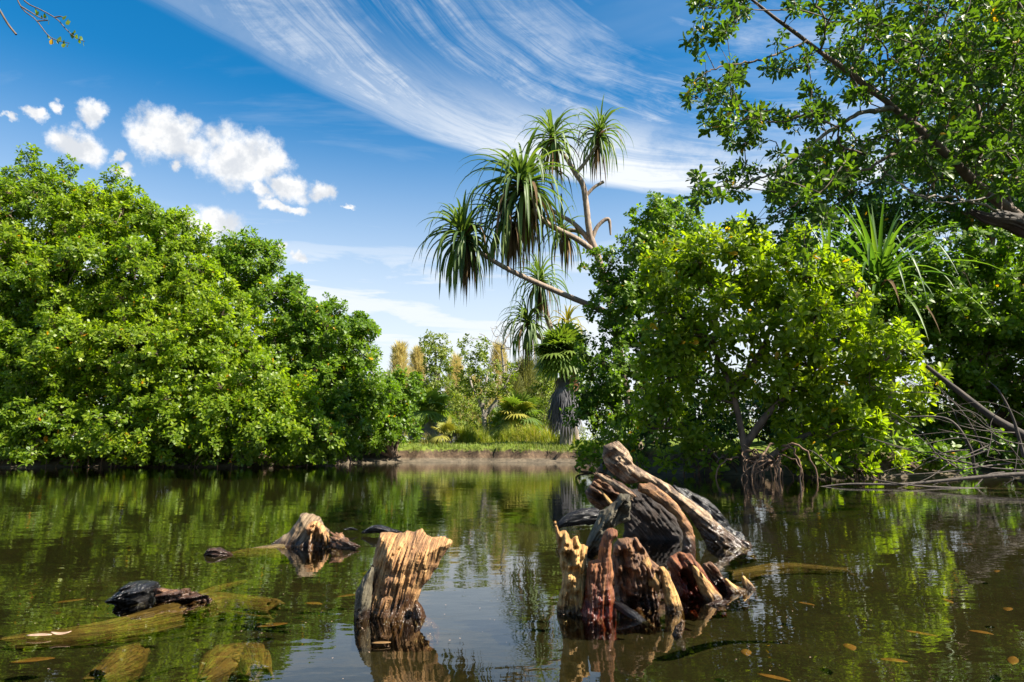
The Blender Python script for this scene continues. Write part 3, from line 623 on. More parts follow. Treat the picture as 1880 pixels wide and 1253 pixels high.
# strap-leaved plant in the right thicket
pan3 = thing('screw_pine', 'stemless screw pine with upright glossy straps in the right thicket', 'tree', gp(1615, 9.9))
limb(pan3, [(1640, 840, 9.9, .09), (1635, 700, 9.9, .08), (1620, 560, 9.9, .07), (1614, 505, 9.9, .07)], M_PTRUNK, 'trunk', bump=.1)
rosette(rg, pan3, W(1614, 515, 9.8), (0.0, -.15, 1), 84, 1.65, .065, 6, .42, spread=86, matg=M_STRAPB)
limb(pan3, [(1620, 580, 9.9, .06), (1560, 540, 9.9, .05), (1520, 510, 9.9, .05)], M_PTRUNK, bump=.1)
rosette(rg, pan3, W(1520, 500, 9.9), (-.25, -.1, 1), 56, 1.35, .055, 4, .7, spread=95, matg=M_STRAPB)

# ------------------------------------------------------------------ right thicket
t = bush(21, 'creeper_clad_tree', 'dark round leaved creeper tree rising beside the leaning screw pine', 'tree', gp(1190, 11.6),
     lob([(1235, 420, 11.6, 58), (1205, 440, 11.5, 60), (1165, 500, 11.3, 62), (1130, 560, 11.2, 58), (1115, 640, 11.2, 52), (1190, 590, 11.4, 75), (1240, 510, 11.5, 75), (1110, 735, 11.0, 45), (1150, 700, 11, 55), (1240, 640, 11.4, 70), (1135, 790, 10.9, 34), (1105, 480, 11.4, 26), (1245, 380, 11.6, 28), (1190, 385, 11.6, 26), (1085, 700, 11.2, 28), (1080, 768, 11.0, 30)]),
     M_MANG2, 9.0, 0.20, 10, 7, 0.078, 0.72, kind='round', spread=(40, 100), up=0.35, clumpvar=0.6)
rb_l = [[(*W(1372, 885, 8.7),), (*W(1366, 820, 8.7),), (*W(1345, 720, 8.7),), (*W(1312, 640, 8.8),), (*W(1320, 560, 8.9),)],
        [(*W(1366, 820, 8.7),), (*W(1410, 760, 8.6),), (*W(1470, 700, 8.6),), (*W(1540, 640, 8.7),)],
        [(*W(1380, 870, 8.7),), (*W(1450, 815, 8.5),), (*W(1530, 780, 8.4),), (*W(1620, 730, 8.4),)],
        [(*W(1312, 640, 8.8),), (*W(1260, 590, 8.8),), (*W(1225, 540, 8.8),)],
        [(*W(1345, 720, 8.7),), (*W(1400, 640, 8.8),), (*W(1430, 540, 8.9),)]]
t = bush(22, 'mangrove_tree', 'large backlit mangrove with dark forked trunk on the right bank', 'tree', G(1372, 878),
     lob([(1235, 520, 8.9, 62), (1330, 495, 9.0, 68), (1430, 510, 9.1, 70), (1520, 545, 9.1, 65), (1225, 610, 8.8, 56), (1320, 600, 8.6, 66), (1430, 610, 8.6, 68), (1540, 630, 8.6, 68), (1630, 655, 8.5, 46), (1215, 700, 8.8, 46), (1300, 700, 9.0, 48), (1430, 700, 8.7, 60), (1540, 715, 8.5, 62), (1630, 725, 8.4, 44),
          (1210, 770, 8.8, 32), (1265, 780, 9.0, 32), (1460, 775, 8.7, 36), (1545, 815, 8.2, 48), (1615, 830, 8.1, 36), (1570, 860, 8.0, 26), (1500, 845, 8.2, 24), (1275, 455, 9.0, 36), (1380, 450, 9.1, 38), (1470, 460, 9.1, 34), (1680, 690, 8.4, 28), (1245, 832, 8.9, 24), (1310, 838, 8.8, 20), (1425, 838, 8.5, 26), (1480, 856, 8.3, 20)], sy=1.15),
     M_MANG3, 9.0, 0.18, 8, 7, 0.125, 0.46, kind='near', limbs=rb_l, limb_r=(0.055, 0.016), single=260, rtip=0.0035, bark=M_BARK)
roots(t, 8, [G(1300, 872), G(1372, 878), G(1440, 880), G(1530, 878)], 11, 0.55, 0.34, M_ROOT, 0.011)
t = bush(23, 'mangrove_shrub', 'low bright mangrove shrub dipping into the water behind the log', 'shrub', G(1110, 868),
     lob([(1095, 815, 9.7, 30), (1065, 842, 9.5, 22), (1135, 805, 9.6, 28), (1120, 850, 9.4, 22), (1165, 845, 9.4, 22)]), M_MANG, 11, .14, 7, 7, .10, .46, kind='near', limb_r=(.02, .008))
t = bush(24, 'leafy_shrub', 'dense shaded shrub with small leaves filling the right edge', 'shrub', gp(1800, 10.2),
     lob([(1745, 480, 9.7, 62), (1840, 465, 9.6, 66), (1700, 545, 9.8, 62), (1790, 575, 9.6, 88), (1890, 560, 9.6, 95), (1720, 640, 9.8, 74), (1810, 680, 9.8, 84), (1900, 690, 9.8, 95), (1740, 740, 10, 62), (1850, 770, 10.1, 70), (1990, 560, 9.6, 120), (2000, 720, 9.8, 120), (1660, 600, 10.0, 50), (1620, 575, 9.4, 44), (1575, 560, 9.4, 34), (1670, 560, 9.3, 38), (2080, 520, 8.7, 140), (2120, 720, 8.3, 150), (1960, 800, 8.9, 80), (1700, 845, 8.9, 42), (1780, 848, 8.8, 52), (1870, 850, 8.7, 56), (1640, 852, 8.6, 34), (1690, 858, 8.5, 30), (1740, 865, 8.4, 26)]),
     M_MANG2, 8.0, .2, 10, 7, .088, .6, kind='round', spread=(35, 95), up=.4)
t = bush(25, 'canopy_tree', 'large dark canopy tree standing behind the right thicket', 'tree', gp(1760, 12.6),
     lob([(1490, 345, 12, 70), (1600, 320, 12.2, 60), (1720, 240, 12.4, 90), (1850, 160, 12.4, 130), (1650, 350, 12, 100), (1780, 330, 12, 110), (1910, 340, 12, 120), (1520, 430, 12, 70), (1630, 460, 12.2, 90), (1960, 100, 12.4, 150), (1860, 40, 12.6, 100), (1780, 120, 12.6, 70), (1450, 420, 12, 50), (1580, 560, 12.2, 90), (1720, 560, 12.4, 100), (2050, 300, 12, 160)]),
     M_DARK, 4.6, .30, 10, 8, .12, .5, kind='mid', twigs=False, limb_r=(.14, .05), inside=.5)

t = bush(26, 'understory_shrub', 'shaded undergrowth behind the large backlit mangrove', 'shrub', gp(1430, 10.6),
     lob([(1200, 815, 10.6, 44), (1290, 805, 10.4, 55), (1390, 800, 10.4, 60), (1490, 800, 10.4, 62), (1590, 800, 10.3, 62), (1680, 800, 10.2, 60), (1650, 845, 9.0, 40), (1600, 850, 9.2, 34), (1720, 850, 9.2, 44), (1330, 740, 11, 55), (1440, 730, 11, 60), (1560, 740, 11, 60), (1250, 750, 11, 50)]),
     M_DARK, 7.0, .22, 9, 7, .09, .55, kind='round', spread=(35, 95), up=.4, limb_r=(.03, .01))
# overhanging tree: limbs from a trunk just outside the right edge
def overhang():
    rng = np.random.default_rng(31)
    base = (W(2050, 640, 6.6)); t = thing('overhanging_tree', 'overhanging tree with long bare limbs and glossy leaves at upper right', 'tree', (base[0], base[1] + .3, gz(base[0], base[1] + .3)))
    def wl(p): return np.array([W(*q) for q in p])
    L0 = wl([(2060, 900, 6.8), (2040, 640, 6.7), (1960, 480, 6.6), (1870, 400, 6.5), (1790, 335, 6.5), (1700, 250, 6.4), (1640, 198, 6.4), (1560, 135, 6.3), (1480, 75, 6.2), (1390, 10, 6.1), (1310, -60, 6.0)])
    specs = [(L0, .072, .008), (wl([(1640, 200, 6.4), (1575, 210, 6.3), (1510, 250, 6.2), (1445, 305, 6.2), (1350, 345, 6.1)]), .026, .007),
             (wl([(1700, 250, 6.4), (1610, 300, 6.2), (1520, 340, 6.1), (1420, 400, 6.1)]), .02, .006), (wl([(1960, 480, 6.6), (1990, 250, 6.7), (1930, 100, 6.8), (1850, -20, 6.9)]), .05, .02),
             (wl([(1790, 335, 6.5), (1800, 220, 6.7), (1760, 110, 6.9), (1690, 10, 7.0)]), .03, .01), (wl([(1560, 135, 6.3), (1590, 60, 6.4), (1570, -20, 6.5)]), .014, .006),
             (wl([(1480, 75, 6.2), (1400, 110, 6.1), (1330, 120, 6.0), (1275, 150, 5.9)]), .012, .004), (wl([(1870, 400, 6.5), (1760, 365, 6.2), (1690, 360, 6.0), (1630, 320, 5.9), (1570, 260, 5.9)]), .014, .005), (wl([(1900, 330, 6.0), (1800, 365, 5.9), (1710, 370, 5.8), (1640, 330, 5.8)]), .010, .004)]
    for k, (l, a, b) in enumerate(specs):
        l = spline(l, 30); l[1:-1] += rng.normal(0, .008, (28, 3)); A = Acc(); A.tube(l, np.linspace(a, b, 30) * (1 + .12 * rng.uniform(-1, 1, 30)), 9)
        link('trunk' if k == 0 else 'limb', A.mesh('limb'), M_BARKG if k in (1, 7, 8) else M_BARK, t, smooth=True)
    yl = [-120, 0, 100, 180, 205, 240, 330, 380, 430, 470, 510]; xl = [1330, 1265, 1262, 1258, 1300, 1292, 1272, 1290, 1390, 1470, 1560]
    ML = spline([(1960, 480), (1870, 400), (1790, 335), (1700, 250), (1640, 198), (1560, 135), (1480, 75), (1390, 10)], 60)
    T = []
    while len(T) < 1180:
        x, y = rng.uniform(1250, 2000), rng.uniform(-110, 470)
        e = x - np.interp(y, yl, xl)
        if e < 0 or (1530 < x < 1760 and y > 330) or (x > 1690 and y > 420): continue
        if y > 420 and x > 1540: continue
        gap = 0.55 * vnoise(np.array([x / 42, y / 42, 3.0]), 4) + 0.45 * vnoise(np.array([x / 28, y / 28, 1.0]), 6)
        if gap < (-0.06 if e < 200 else -0.12 if e < 380 else -0.5): continue
        if rng.uniform() > 0.62 + e / 420: continue
        if x > 1750 and y > 350: continue
        dl = min(math.hypot(x - a, y - b) for a, b in ML)
        T.append(W(x, y, rng.uniform(6.7, 7.8) if dl < 15 else rng.uniform(5.4, 7.6)))
    T = np.array(T)
    arr, par, r, tip, nl = grow(rng, [spline(s[0], 14)[1:] for s in specs], T, .0026, .40, .02, .10)
    branch_meshes('branches', arr, par, r, nl, t, M_BARK, sides=4)
    D = nrm(arr[tip] - arr[par[tip]]) 
    foliage(rng, T, D, t, M_OVER, 'near', .085, 4, 6, .086, .46, up=.25, spread=(20, 80), twigs=(M_BARK, .0022), single=280, whorl=.07)
    # torn limb stub at the right edge
    P = np.array([(*W(1990, 470, 6.3), .11), (*W(1900, 425, 6.2), .10), (*W(1850, 405, 6.15), .075), (*W(1815, 402, 6.1), .055), (*W(1788, 390, 6.1), .028)])
    return t, P
OVT, STUB = overhang()

# ------------------------------------------------------------------ lofted wood
def loft(name, rows, Y, parent, mat, dr=0.6, nu=120, nv=90, groove=0.10, jag=0.012, seed=0, hollow=0.03, freq=7, tilt=0.0, lump=0.05):
    """rows of (row pixel, left px, right px) bottom to top at distance Y -> a ridged, broken-topped piece of wood"""
    R = []
    for (py, xl, xr) in rows:
        a, b = W(xl, py, Y), W(xr, py, Y); R.append(((a[2] + b[2]) / 2, (a[0] + b[0]) / 2, abs(b[0] - a[0]) / 2))
    R = np.array(R); v = np.linspace(0, 1, nv); t = np.linspace(0, 1, len(R))
    C = spline(R, nv); u = np.linspace(0, 2 * math.pi, nu, endpoint=False)
    U, Vv = np.meshgrid(u, v); z = C[:, 0][:, None] * np.ones_like(U)
    cu, su = np.cos(U), np.sin(U); tw = 0.15 * Vv
    q = np.stack([np.cos(U + tw) * freq * .30, np.sin(U + tw) * freq * .30, Vv * 1.1], -1)
    n0 = fbm(q, 2, seed); rid = 1 - np.abs(n0) * 1.6
    crk = np.exp(-(fbm(np.stack([np.cos(U + tw) * freq * .6, np.sin(U + tw) * freq * .6, Vv * 1.2], -1), 3, seed + 13) / .07) ** 2)
    q2 = np.stack([cu * 1.6, su * 1.6, Vv * 3.0], -1)
    fn = 1 - np.abs(fbm(np.stack([np.cos(U + tw) * freq * 1.7, np.sin(U + tw) * freq * 1.7, Vv * 1.3], -1), 3, seed + 23)) * 1.6
    rm = 1 + groove * .42 * (rid - .5) + groove * .30 * (fn - .5) - groove * .40 * crk + lump * fbm(q2, 3, seed + 9) * 2 + groove * .14 * fbm(np.stack([np.cos(U + tw) * freq * 2, np.sin(U + tw) * freq * 2, Vv * 5], -1), 3, seed + 3)
    hx = np.maximum(C[:, 2], .001)[:, None] * rm; hy = hx * dr
    jg = jag * (fbm(np.stack([cu[0] * freq * .55, su[0] * freq * .55, np.full(nu, seed * 1.7)], -1), 4, seed + 5) * 1.3)
    z = z + jg[None] * sst(.55, 1.0, Vv)
    x = C[:, 1][:, None] + hx * cu; y = Y + hy * su + tilt * (z - 0)
    P = np.stack([x, y, z], -1); uv = np.stack([U / (2 * math.pi) * 1.0, Vv * 1.0], -1)
    rings = [P]; uvs = [uv]
    top = P[-1]; c = top.mean(0)
    for k, s_ in enumerate((.88, .70, .45, .2, .02)):
        rg_ = c + (top - c) * s_; dep = hollow * (1 - s_) ** .6
        rg_[:, 2] = c[2] + (top[:, 2] - c[2]) * s_ - dep + .006 * fbm(rg_ * 90, 2, seed)
        rings.append(rg_[None]); uvs.append(np.stack([u / (2 * math.pi), np.full(nu, 1 + .05 * (k + 1))], -1)[None])
    V = np.concatenate(rings).reshape(-1, 3); uv = np.concatenate(uvs).reshape(-1, 2); m = len(V) // nu
    i = np.arange(m - 1)[:, None] * nu; j = np.arange(nu)[None]; j2 = (j + 1) % nu
    Q = np.stack([i + j, i + j2, i + nu + j2, i + nu + j], -1).reshape(-1, 4)
    return link(name, mesh(name, V, [Q], uv=uv), mat, parent, smooth=True)
def log(name, P, parent, mat, nu=72, nv=110, groove=.12, seed=0, squash=1.0, freq=6, jag=.02, lump=.06, sqdir=None, uvs=(1.0, 1.0)):
    """P rows: x,y,z,r or (px,py,Y,r)->use pw()"""
    C = spline(np.array(P), nv); pts, r = C[:, :3], np.maximum(C[:, 3], .0015); tg = nrm(np.gradient(pts, axis=0))
    ref = np.array(sqdir if sqdir is not None else (0.05, 0.1, 1.0)); a = nrm(np.cross(tg, ref)); b = np.cross(a, tg)
    u = np.linspace(0, 2 * math.pi, nu, endpoint=False); v = np.linspace(0, 1, nv); U, Vv = np.meshgrid(u, v)
    q = np.stack([np.cos(U) * freq * .30, np.sin(U) * freq * .30, Vv * 1.4], -1)
    crk = np.exp(-(fbm(np.stack([np.cos(U) * freq * .55, np.sin(U) * freq * .55, Vv * 1.5], -1), 3, seed + 13) / .07) ** 2)
    fn = .5 - np.abs(fbm(np.stack([np.cos(U) * freq * 1.5, np.sin(U) * freq * 1.5, Vv * 2.2], -1), 3, seed + 23)) * 1.6
    rm = 1 + groove * .42 * (.5 - np.abs(fbm(q, 2, seed)) * 1.6) + groove * .28 * fn - groove * .35 * crk + lump * 2 * fbm(np.stack([np.cos(U) * 1.5, np.sin(U) * 1.5, Vv * 4], -1), 3, seed + 2) + groove * .14 * fbm(np.stack([np.cos(U) * freq * 2, np.sin(U) * freq * 2, Vv * 6], -1), 2, seed + 4)
    rr = r[:, None] * rm
    pos = pts[:, None] + a[:, None] * (rr * np.cos(U))[..., None] + b[:, None] * (rr * squash * np.sin(U))[..., None]
    for e, sg in ((0, -1), (-1, 1)):
        w_ = sst(.10, 0, Vv) if e == 0 else sst(.90, 1.0, Vv); j_ = jag * fbm(np.stack([np.cos(u) * freq * .6, np.sin(u) * freq * .6, np.full(nu, 2.0 + e)], -1), 4, seed + 6)
        pos = pos + (w_ * j_[None])[..., None] * sg * tg[e]
    rings = [pos]; uvl = [np.stack([U / 6.2832 * uvs[0], Vv * uvs[1]], -1)]
    for s_ in (.8, .5, .2, .01):
        for e in (0,):
            pass
    def cap(e):
        ring = pos[e]; c = ring.mean(0); out = []
        for s_, dp in ((.85, .25), (.6, .55), (.3, .75), (.02, .8)):
            out.append(c + (ring - c) * s_ + tg[e] * (-1 if e == -1 else 1) * r[e] * dp * .6)
        return out
    allr = [x[None] for x in cap(0)[::-1]] + [pos] + [x[None] for x in cap(-1)]
    V = np.concatenate(allr); m = len(V); vv = np.concatenate([np.full(4, -.02), v, np.full(4, 1.02)])
    uv = np.stack([np.broadcast_to(u / 6.2832 * uvs[0], (m, nu)), np.broadcast_to(vv[:, None] * uvs[1], (m, nu))], -1).reshape(-1, 2)
    i = np.arange(m - 1)[:, None] * nu; j = np.arange(nu)[None]; j2 = (j + 1) % nu
    Q = np.stack([i + j, i + j2, i + nu + j2, i + nu + j], -1).reshape(-1, 4)
    return link(name, mesh(name, V.reshape(-1, 3), [Q], uv=uv), mat, parent, smooth=True)
def slab(name, poly, Y, parent, mat, T=.03, ang=0.0, relief=.5, seed=0, step=1.6, bulge=.55, rough=1.6, lean=0.0, holes=(), lump=1.0):
    """a splintered piece of wood: outline given as seen from the bank, rounded to a real thickness 2T, grain grooves at ang degrees"""
    P = np.array(poly, float); n = len(P); out = []
    for k in range(n):
        a, b = P[k], P[(k + 1) % n]; m = max(2, int(np.linalg.norm(b - a) / 2.2)); t = np.linspace(0, 1, m, endpoint=False)[:, None]; out.append(a + (b - a) * t)
    P = np.concatenate(out); ca, sa = math.cos(math.radians(ang)), math.sin(math.radians(ang))
    def grain(q): return np.stack([q[..., 0] * ca + q[..., 1] * sa, -q[..., 0] * sa + q[..., 1] * ca], -1)      # across, along
    gP = grain(P); P = P + rough * np.stack([fbm(np.c_[gP[:, 0] * .16, gP[:, 1] * .06, np.full(len(P), seed)], 3, seed), fbm(np.c_[gP[:, 0] * .16, gP[:, 1] * .06, np.full(len(P), seed + 9.)], 3, seed + 3)], -1)
    lo, hi = P.min(0) - 2, P.max(0) + 2; gx_ = np.arange(lo[0], hi[0], step); gy_ = np.arange(lo[1], hi[1], step); X, Yg = np.meshgrid(gx_, gy_); Q = np.stack([X, Yg], -1).reshape(-1, 2)
    ins = np.zeros(len(Q), bool); dm = np.full(len(Q), 1e9); near = np.zeros_like(Q)
    for a, b in zip(P, np.roll(P, -1, 0)):
        e = b - a; t = np.clip(((Q - a) @ e) / max(e @ e, 1e-9), 0, 1); c = a + t[:, None] * e; d = np.linalg.norm(Q - c, axis=1); near = np.where((d < dm)[:, None], c, near); dm = np.minimum(dm, d)
        ins ^= ((a[1] > Q[:, 1]) != (b[1] > Q[:, 1])) & (Q[:, 0] < e[0] * (Q[:, 1] - a[1]) / (e[1] if abs(e[1]) > 1e-9 else 1e-9) + a[0])
    nx_, ny_ = len(gx_), len(gy_); I = ins.reshape(ny_, nx_)
    cell = I[:-1, :-1] & I[1:, :-1] & I[:-1, 1:] & I[1:, 1:]
    ci, cj = np.nonzero(cell); v0 = ci * nx_ + cj; quads = np.c_[v0, v0 + 1, v0 + nx_ + 1, v0 + nx_]
    cnt = np.zeros(len(Q), int); np.add.at(cnt, quads.ravel(), 1); used = cnt > 0; bnd = used & (cnt < 4)
    Q2 = np.where(bnd[:, None], near, Q); d = np.where(bnd, 0, dm); D = max(d.max() * bulge, 2.0)
    h = np.sqrt(np.clip(1 - (1 - np.clip(d / D, 0, 1)) ** 2, 0, 1))
    g = grain(Q2)
    def relf(sd):
        r = 1 - np.abs(fbm(np.c_[g[:, 0] * .075, g[:, 1] * .012, np.full(len(g), sd)], 3, seed + sd)) * 1.7
        f = 1 - np.abs(fbm(np.c_[g[:, 0] * .22, g[:, 1] * .030, np.full(len(g), sd + 4.)], 2, seed + sd + 5)) * 1.7
        c = np.exp(-(fbm(np.c_[g[:, 0] * .10, g[:, 1] * .016, np.full(len(g), sd + 2.)], 2, seed + sd + 7) / .06) ** 2)
        l = fbm(np.c_[Q2 * .05, np.full(len(g), sd)], 4, seed + sd + 11)
        return .30 * (r - .5) + .16 * (f - .5) - .20 * c + .38 * l * lump
    idx = -np.ones(len(Q), int); u = np.nonzero(used)[0]; idx[u] = np.arange(len(u))
    v = FW[None] + np.array([[1.0, 0, 0]]) * ((Q2[:, :1] - 940) / F) + UP[None] * ((626.5 - Q2[:, 1:]) / F)
    yl = Y + lean * (Q2[:, 1] - Q2[:, 1].max()) * Y / F
    base = np.array([0, 0, CAMH]) + v * (yl / v[:, 1])[:, None]
    fr = T * h * (1 + relief * 1.5 * relf(1)); bk = T * h * (1 + relief * relf(2))
    for (hx_, hy_, hr) in holes: fr = fr - T * .75 * np.exp(-(((Q2[:, 0] - hx_) ** 2 + (Q2[:, 1] - hy_) ** 2) / hr ** 2) ** 1.5) * h
    A_ = base.copy(); A_[:, 1] -= fr; B_ = base.copy(); B_[:, 1] += bk
    nU = len(u); ib = np.where(bnd, idx, idx + nU)
    V = np.concatenate([A_[u], B_[u]]); qa = idx[quads][:, ::-1]; qb = ib[quads]
    sc = .011; uv = np.concatenate([g[u] * np.array([sc, -sc * .6]), g[u] * np.array([sc, -sc * .6]) + .37])
    keep = np.ones(2 * nU, bool); keep[nU + idx[np.nonzero(bnd)[0]]] = False; rm = np.cumsum(keep) - 1
    return link(name, mesh(name, V[keep], [rm[qa], rm[qb]], uv=uv[keep]), mat, parent, smooth=True)
def pw(rows): return [(*W(a, b, c), d) for a, b, c, d in rows]
log('broken_limb', STUB, OVT, M_BLACKB, groove=.35, seed=3, jag=.05)

# stump left of centre
s1 = thing('tree_stump', 'upright ochre stump with split fluted sides left of centre', 'stump', (*G(722, 1135)[:2], -.12))
slab('stump_wood', [(699, 980), (713, 976), (730, 979), (749, 975), (761, 977), (766, 972), (776, 969), (783, 982), (792, 987), (797, 986), (817, 985), (832, 994), (825, 1006), (814, 1018), (803, 1041), (786, 1066), (775, 1080), (770, 1097), (769, 1114), (780, 1134), (794, 1142), (796, 1195), (646, 1195), (653, 1145), (652, 1114), (655, 1083), (668, 1061), (685, 1035), (687, 1018), (693, 996)], 1.60, s1, W_OCHRE, .066, 16, .27, 4, step=1.2, bulge=1.0, lump=.45)
slab('shade_side', [(668, 1061), (686, 1035), (684, 1080), (681, 1130), (684, 1195), (644, 1195), (651, 1114), (655, 1083)], 1.545, s1, W_GREYSHADE, .026, 10, .5, 12, lump=.4)  # left side of the stump, grey-green with its shade put into the colour
slab('root_flare', [(763, 1100), (774, 1112), (782, 1132), (797, 1142), (806, 1150), (806, 1185), (750, 1185), (755, 1130)], 1.545, s1, W_RUST, .022, -15, .8, 8)
# cone stump
s2 = thing('tree_stump', 'small cone shaped stump with crumbling orange core far left of the ochre stump', 'stump', (*G(560, 1005)[:2], -.12))
slab('stump_wood', [(496, 1001), (514, 988), (532, 974), (546, 956), (551, 944), (562, 941), (575, 944), (588, 949), (592, 957), (596, 966), (604, 972), (603, 988), (617, 988), (623, 998), (634, 1035), (476, 1035)], 2.66, s2, W_TAN, .075, 28, .3, 21, bulge=1.0, lump=.6)
slab('rotten_core', [(562, 969), (572, 958), (585, 956), (596, 966), (605, 984), (610, 1030), (570, 1030), (566, 988)], 2.60, s2, W_OCHRE, .035, 5, 1.3, 22)
log('root', pw([(612, 990, 2.58, .03), (632, 998, 2.56, .022), (655, 1006, 2.55, .012)]), s2, W_BROWN, 40, 40, .5, 23, lump=.2)
# hollow stump cluster right of centre
h1 = thing('hollow_stump', 'long hollow rotten stump with jagged red and yellow shards in the foreground', 'stump', (*G(1180, 1115)[:2], -.12))
slab('wall', [(1012, 948), (1020, 957), (1027, 976), (1039, 974), (1049, 991), (1058, 980), (1067, 999), (1080, 1003), (1075, 1029), (1078, 1052), (1090, 1082), (1092, 1131), (1092, 1175), (1016, 1172), (1022, 1125), (1024, 1108), (1031, 1078), (1033, 1059), (1027, 1029), (1024, 995), (1018, 969)], 1.60, h1, W_PALE, .034, 4, .9, 131, holes=[(1045, 1022, 7), (1052, 1045, 9), (1038, 1000, 4), (1057, 1004, 4)])
slab('red_wall', [(1101, 1003), (1105, 986), (1112, 972), (1124, 969), (1133, 974), (1134, 984), (1125, 995), (1122, 1021), (1126, 1052), (1124, 1074), (1128, 1093), (1131, 1129), (1133, 1175), (1056, 1175), (1059, 1131), (1071, 1101), (1075, 1059), (1080, 1031), (1097, 1025)], 1.57, h1, W_RED, .038, 2, .45, 132, bulge=.8)
slab('wall', [(1125, 1003), (1135, 991), (1150, 986), (1169, 987), (1180, 1003), (1191, 1021), (1210, 1040), (1210, 1067), (1207, 1093), (1212, 1116), (1214, 1160), (1128, 1165), (1130, 1101), (1127, 1074), (1122, 1037)], 1.66, h1, W_BROWN, .045, -8, 1.1, 133, holes=[(1150, 1046, 9), (1154, 1102, 13), (1172, 1010, 7)])
slab('shard', [(1176, 1031), (1191, 1021), (1201, 1044), (1212, 1067), (1210, 1090), (1191, 1075), (1186, 1052)], 1.615, h1, W_PALE, .012, -22, .8, 134)
slab('shard', [(1208, 1040), (1220, 1040), (1229, 1055), (1241, 1082), (1254, 1116), (1258, 1150), (1224, 1150), (1220, 1108), (1216, 1078)], 1.61, h1, W_PALE, .016, -14, .7, 135, rough=1.0)
slab('wall', [(1224, 1033), (1231, 1020), (1248, 1013), (1267, 1016), (1278, 1029), (1293, 1048), (1305, 1071), (1322, 1093), (1335, 1135), (1250, 1140), (1240, 1089), (1235, 1067)], 1.76, h1, W_RED, .045, -25, 1.1, 136, holes=[(1252, 1050, 9), (1262, 1075, 7), (1284, 1062, 6)])
slab('shard', [(1267, 1031), (1278, 1040), (1301, 1067), (1324, 1093), (1336, 1125), (1300, 1128), (1288, 1092), (1278, 1071)], 1.71, h1, W_PALE, .016, -32, .8, 137)
slab('wall', [(1290, 1037), (1301, 1030), (1318, 1044), (1327, 1059), (1350, 1074), (1369, 1084), (1376, 1120), (1330, 1125), (1316, 1082), (1301, 1063)], 1.84, h1, W_BROWN, .036, -40, 1.1, 138, holes=[(1322, 1075, 6)])
slab('shard', [(1327, 1057), (1350, 1074), (1369, 1084), (1378, 1112), (1346, 1115), (1335, 1086)], 1.80, h1, W_PALE, .014, -45, .8, 139)
slab('shard', [(1361, 1055), (1369, 1059), (1378, 1069), (1388, 1080), (1392, 1105), (1368, 1105), (1363, 1075)], 1.84, h1, W_PALE, .010, -20, .6, 140, rough=.8)
slab('back_wall', [(1085, 1040), (1110, 1022), (1150, 1035), (1200, 1045), (1250, 1050), (1290, 1060), (1340, 1085), (1340, 1120), (1085, 1120)], 1.90, h1, W_BROWN, .03, 0, 1.0, 141)
log('fallen_stick', pw([(1132, 1110, 1.56, .009), (1160, 1128, 1.53, .009), (1190, 1150, 1.51, .007)]), h1, W_BLACK, 24, 40, .2, 40)
# big broken log behind
b1 = thing('broken_log', 'grey broken log slanting into the water behind the hollow stump', 'log', (*G(1240, 1005)[:2], -.15))
slab('log_body', [(1108, 818), (1135, 809), (1152, 826), (1163, 852), (1184, 865), (1229, 889), (1263, 916), (1297, 938), (1320, 961), (1350, 984), (1376, 997), (1392, 1030), (1346, 1045), (1305, 1018), (1282, 976), (1263, 946), (1237, 923), (1207, 897), (1180, 884), (1161, 889), (1146, 888), (1127, 874), (1110, 855), (1105, 837)], 2.60, b1, W_LOG, .055, -52, .75, 151, bulge=.9, holes=[(1118, 842, 8), (1134, 872, 8), (1108, 858, 6)])
slab('split_ridge', [(1173, 888), (1192, 886), (1222, 905), (1248, 931), (1267, 961), (1276, 988), (1282, 1030), (1254, 1030), (1252, 976), (1241, 950), (1214, 927), (1184, 908), (1171, 901)], 2.52, b1, W_RUST, .03, -45, .6, 152, bulge=.9)
slab('hollow_shade', [(1152, 896), (1186, 900), (1244, 955), (1260, 992), (1268, 1045), (1180, 1045), (1145, 990), (1146, 930)], 2.80, b1, W_HOLLOWSHADE, .02, -40, .9, 153)  # dark sheet added in the log's hollow, painted as the shade there
slab('split_plank', [(1093, 867), (1116, 872), (1150, 893), (1170, 912), (1150, 916), (1131, 925), (1116, 931), (1101, 937), (1082, 923), (1073, 905), (1086, 886)], 2.57, b1, W_BROWN, .04, -60, 1.3, 154, holes=[(1108, 900, 8), (1122, 912, 7)])
log('splinter', pw([(1095, 870, 2.52, .006), (1125, 888, 2.51, .010), (1160, 912, 2.50, .010)]), b1, W_LOG, 36, 50, .3, 55)
log('splinter', pw([(1104, 902, 2.52, .003), (1114, 915, 2.51, .006), (1126, 930, 2.50, .007)]), b1, W_PALE, 24, 30, .3, 59)
slab('grey_root', [(1139, 905), (1156, 908), (1159, 927), (1156, 957), (1139, 961), (1127, 969), (1112, 990), (1095, 1030), (1064, 1030), (1078, 990), (1090, 965), (1101, 938), (1120, 927), (1131, 916)], 2.48, b1, W_GREYSHADE, .045, 30, 1.3, 156, holes=[(1146, 945, 6)])
slab('bark_plate', [(1233, 891), (1259, 897), (1290, 912), (1312, 927), (1327, 946), (1342, 969), (1365, 982), (1380, 997), (1390, 1030), (1350, 1030), (1310, 985), (1270, 945), (1240, 910)], 2.72, b1, W_BLACK, .03, -50, 1.2, 157)
lg = log('drift_log', pw([(1022, 968, 2.80, .008), (1045, 955, 2.80, .024), (1080, 948, 2.80, .032), (1120, 952, 2.80, .03)]), None, W_BLACK, 60, 70, .3, 58)
tag(lg, 'short black wet log lying beside the broken grey log', 'log')
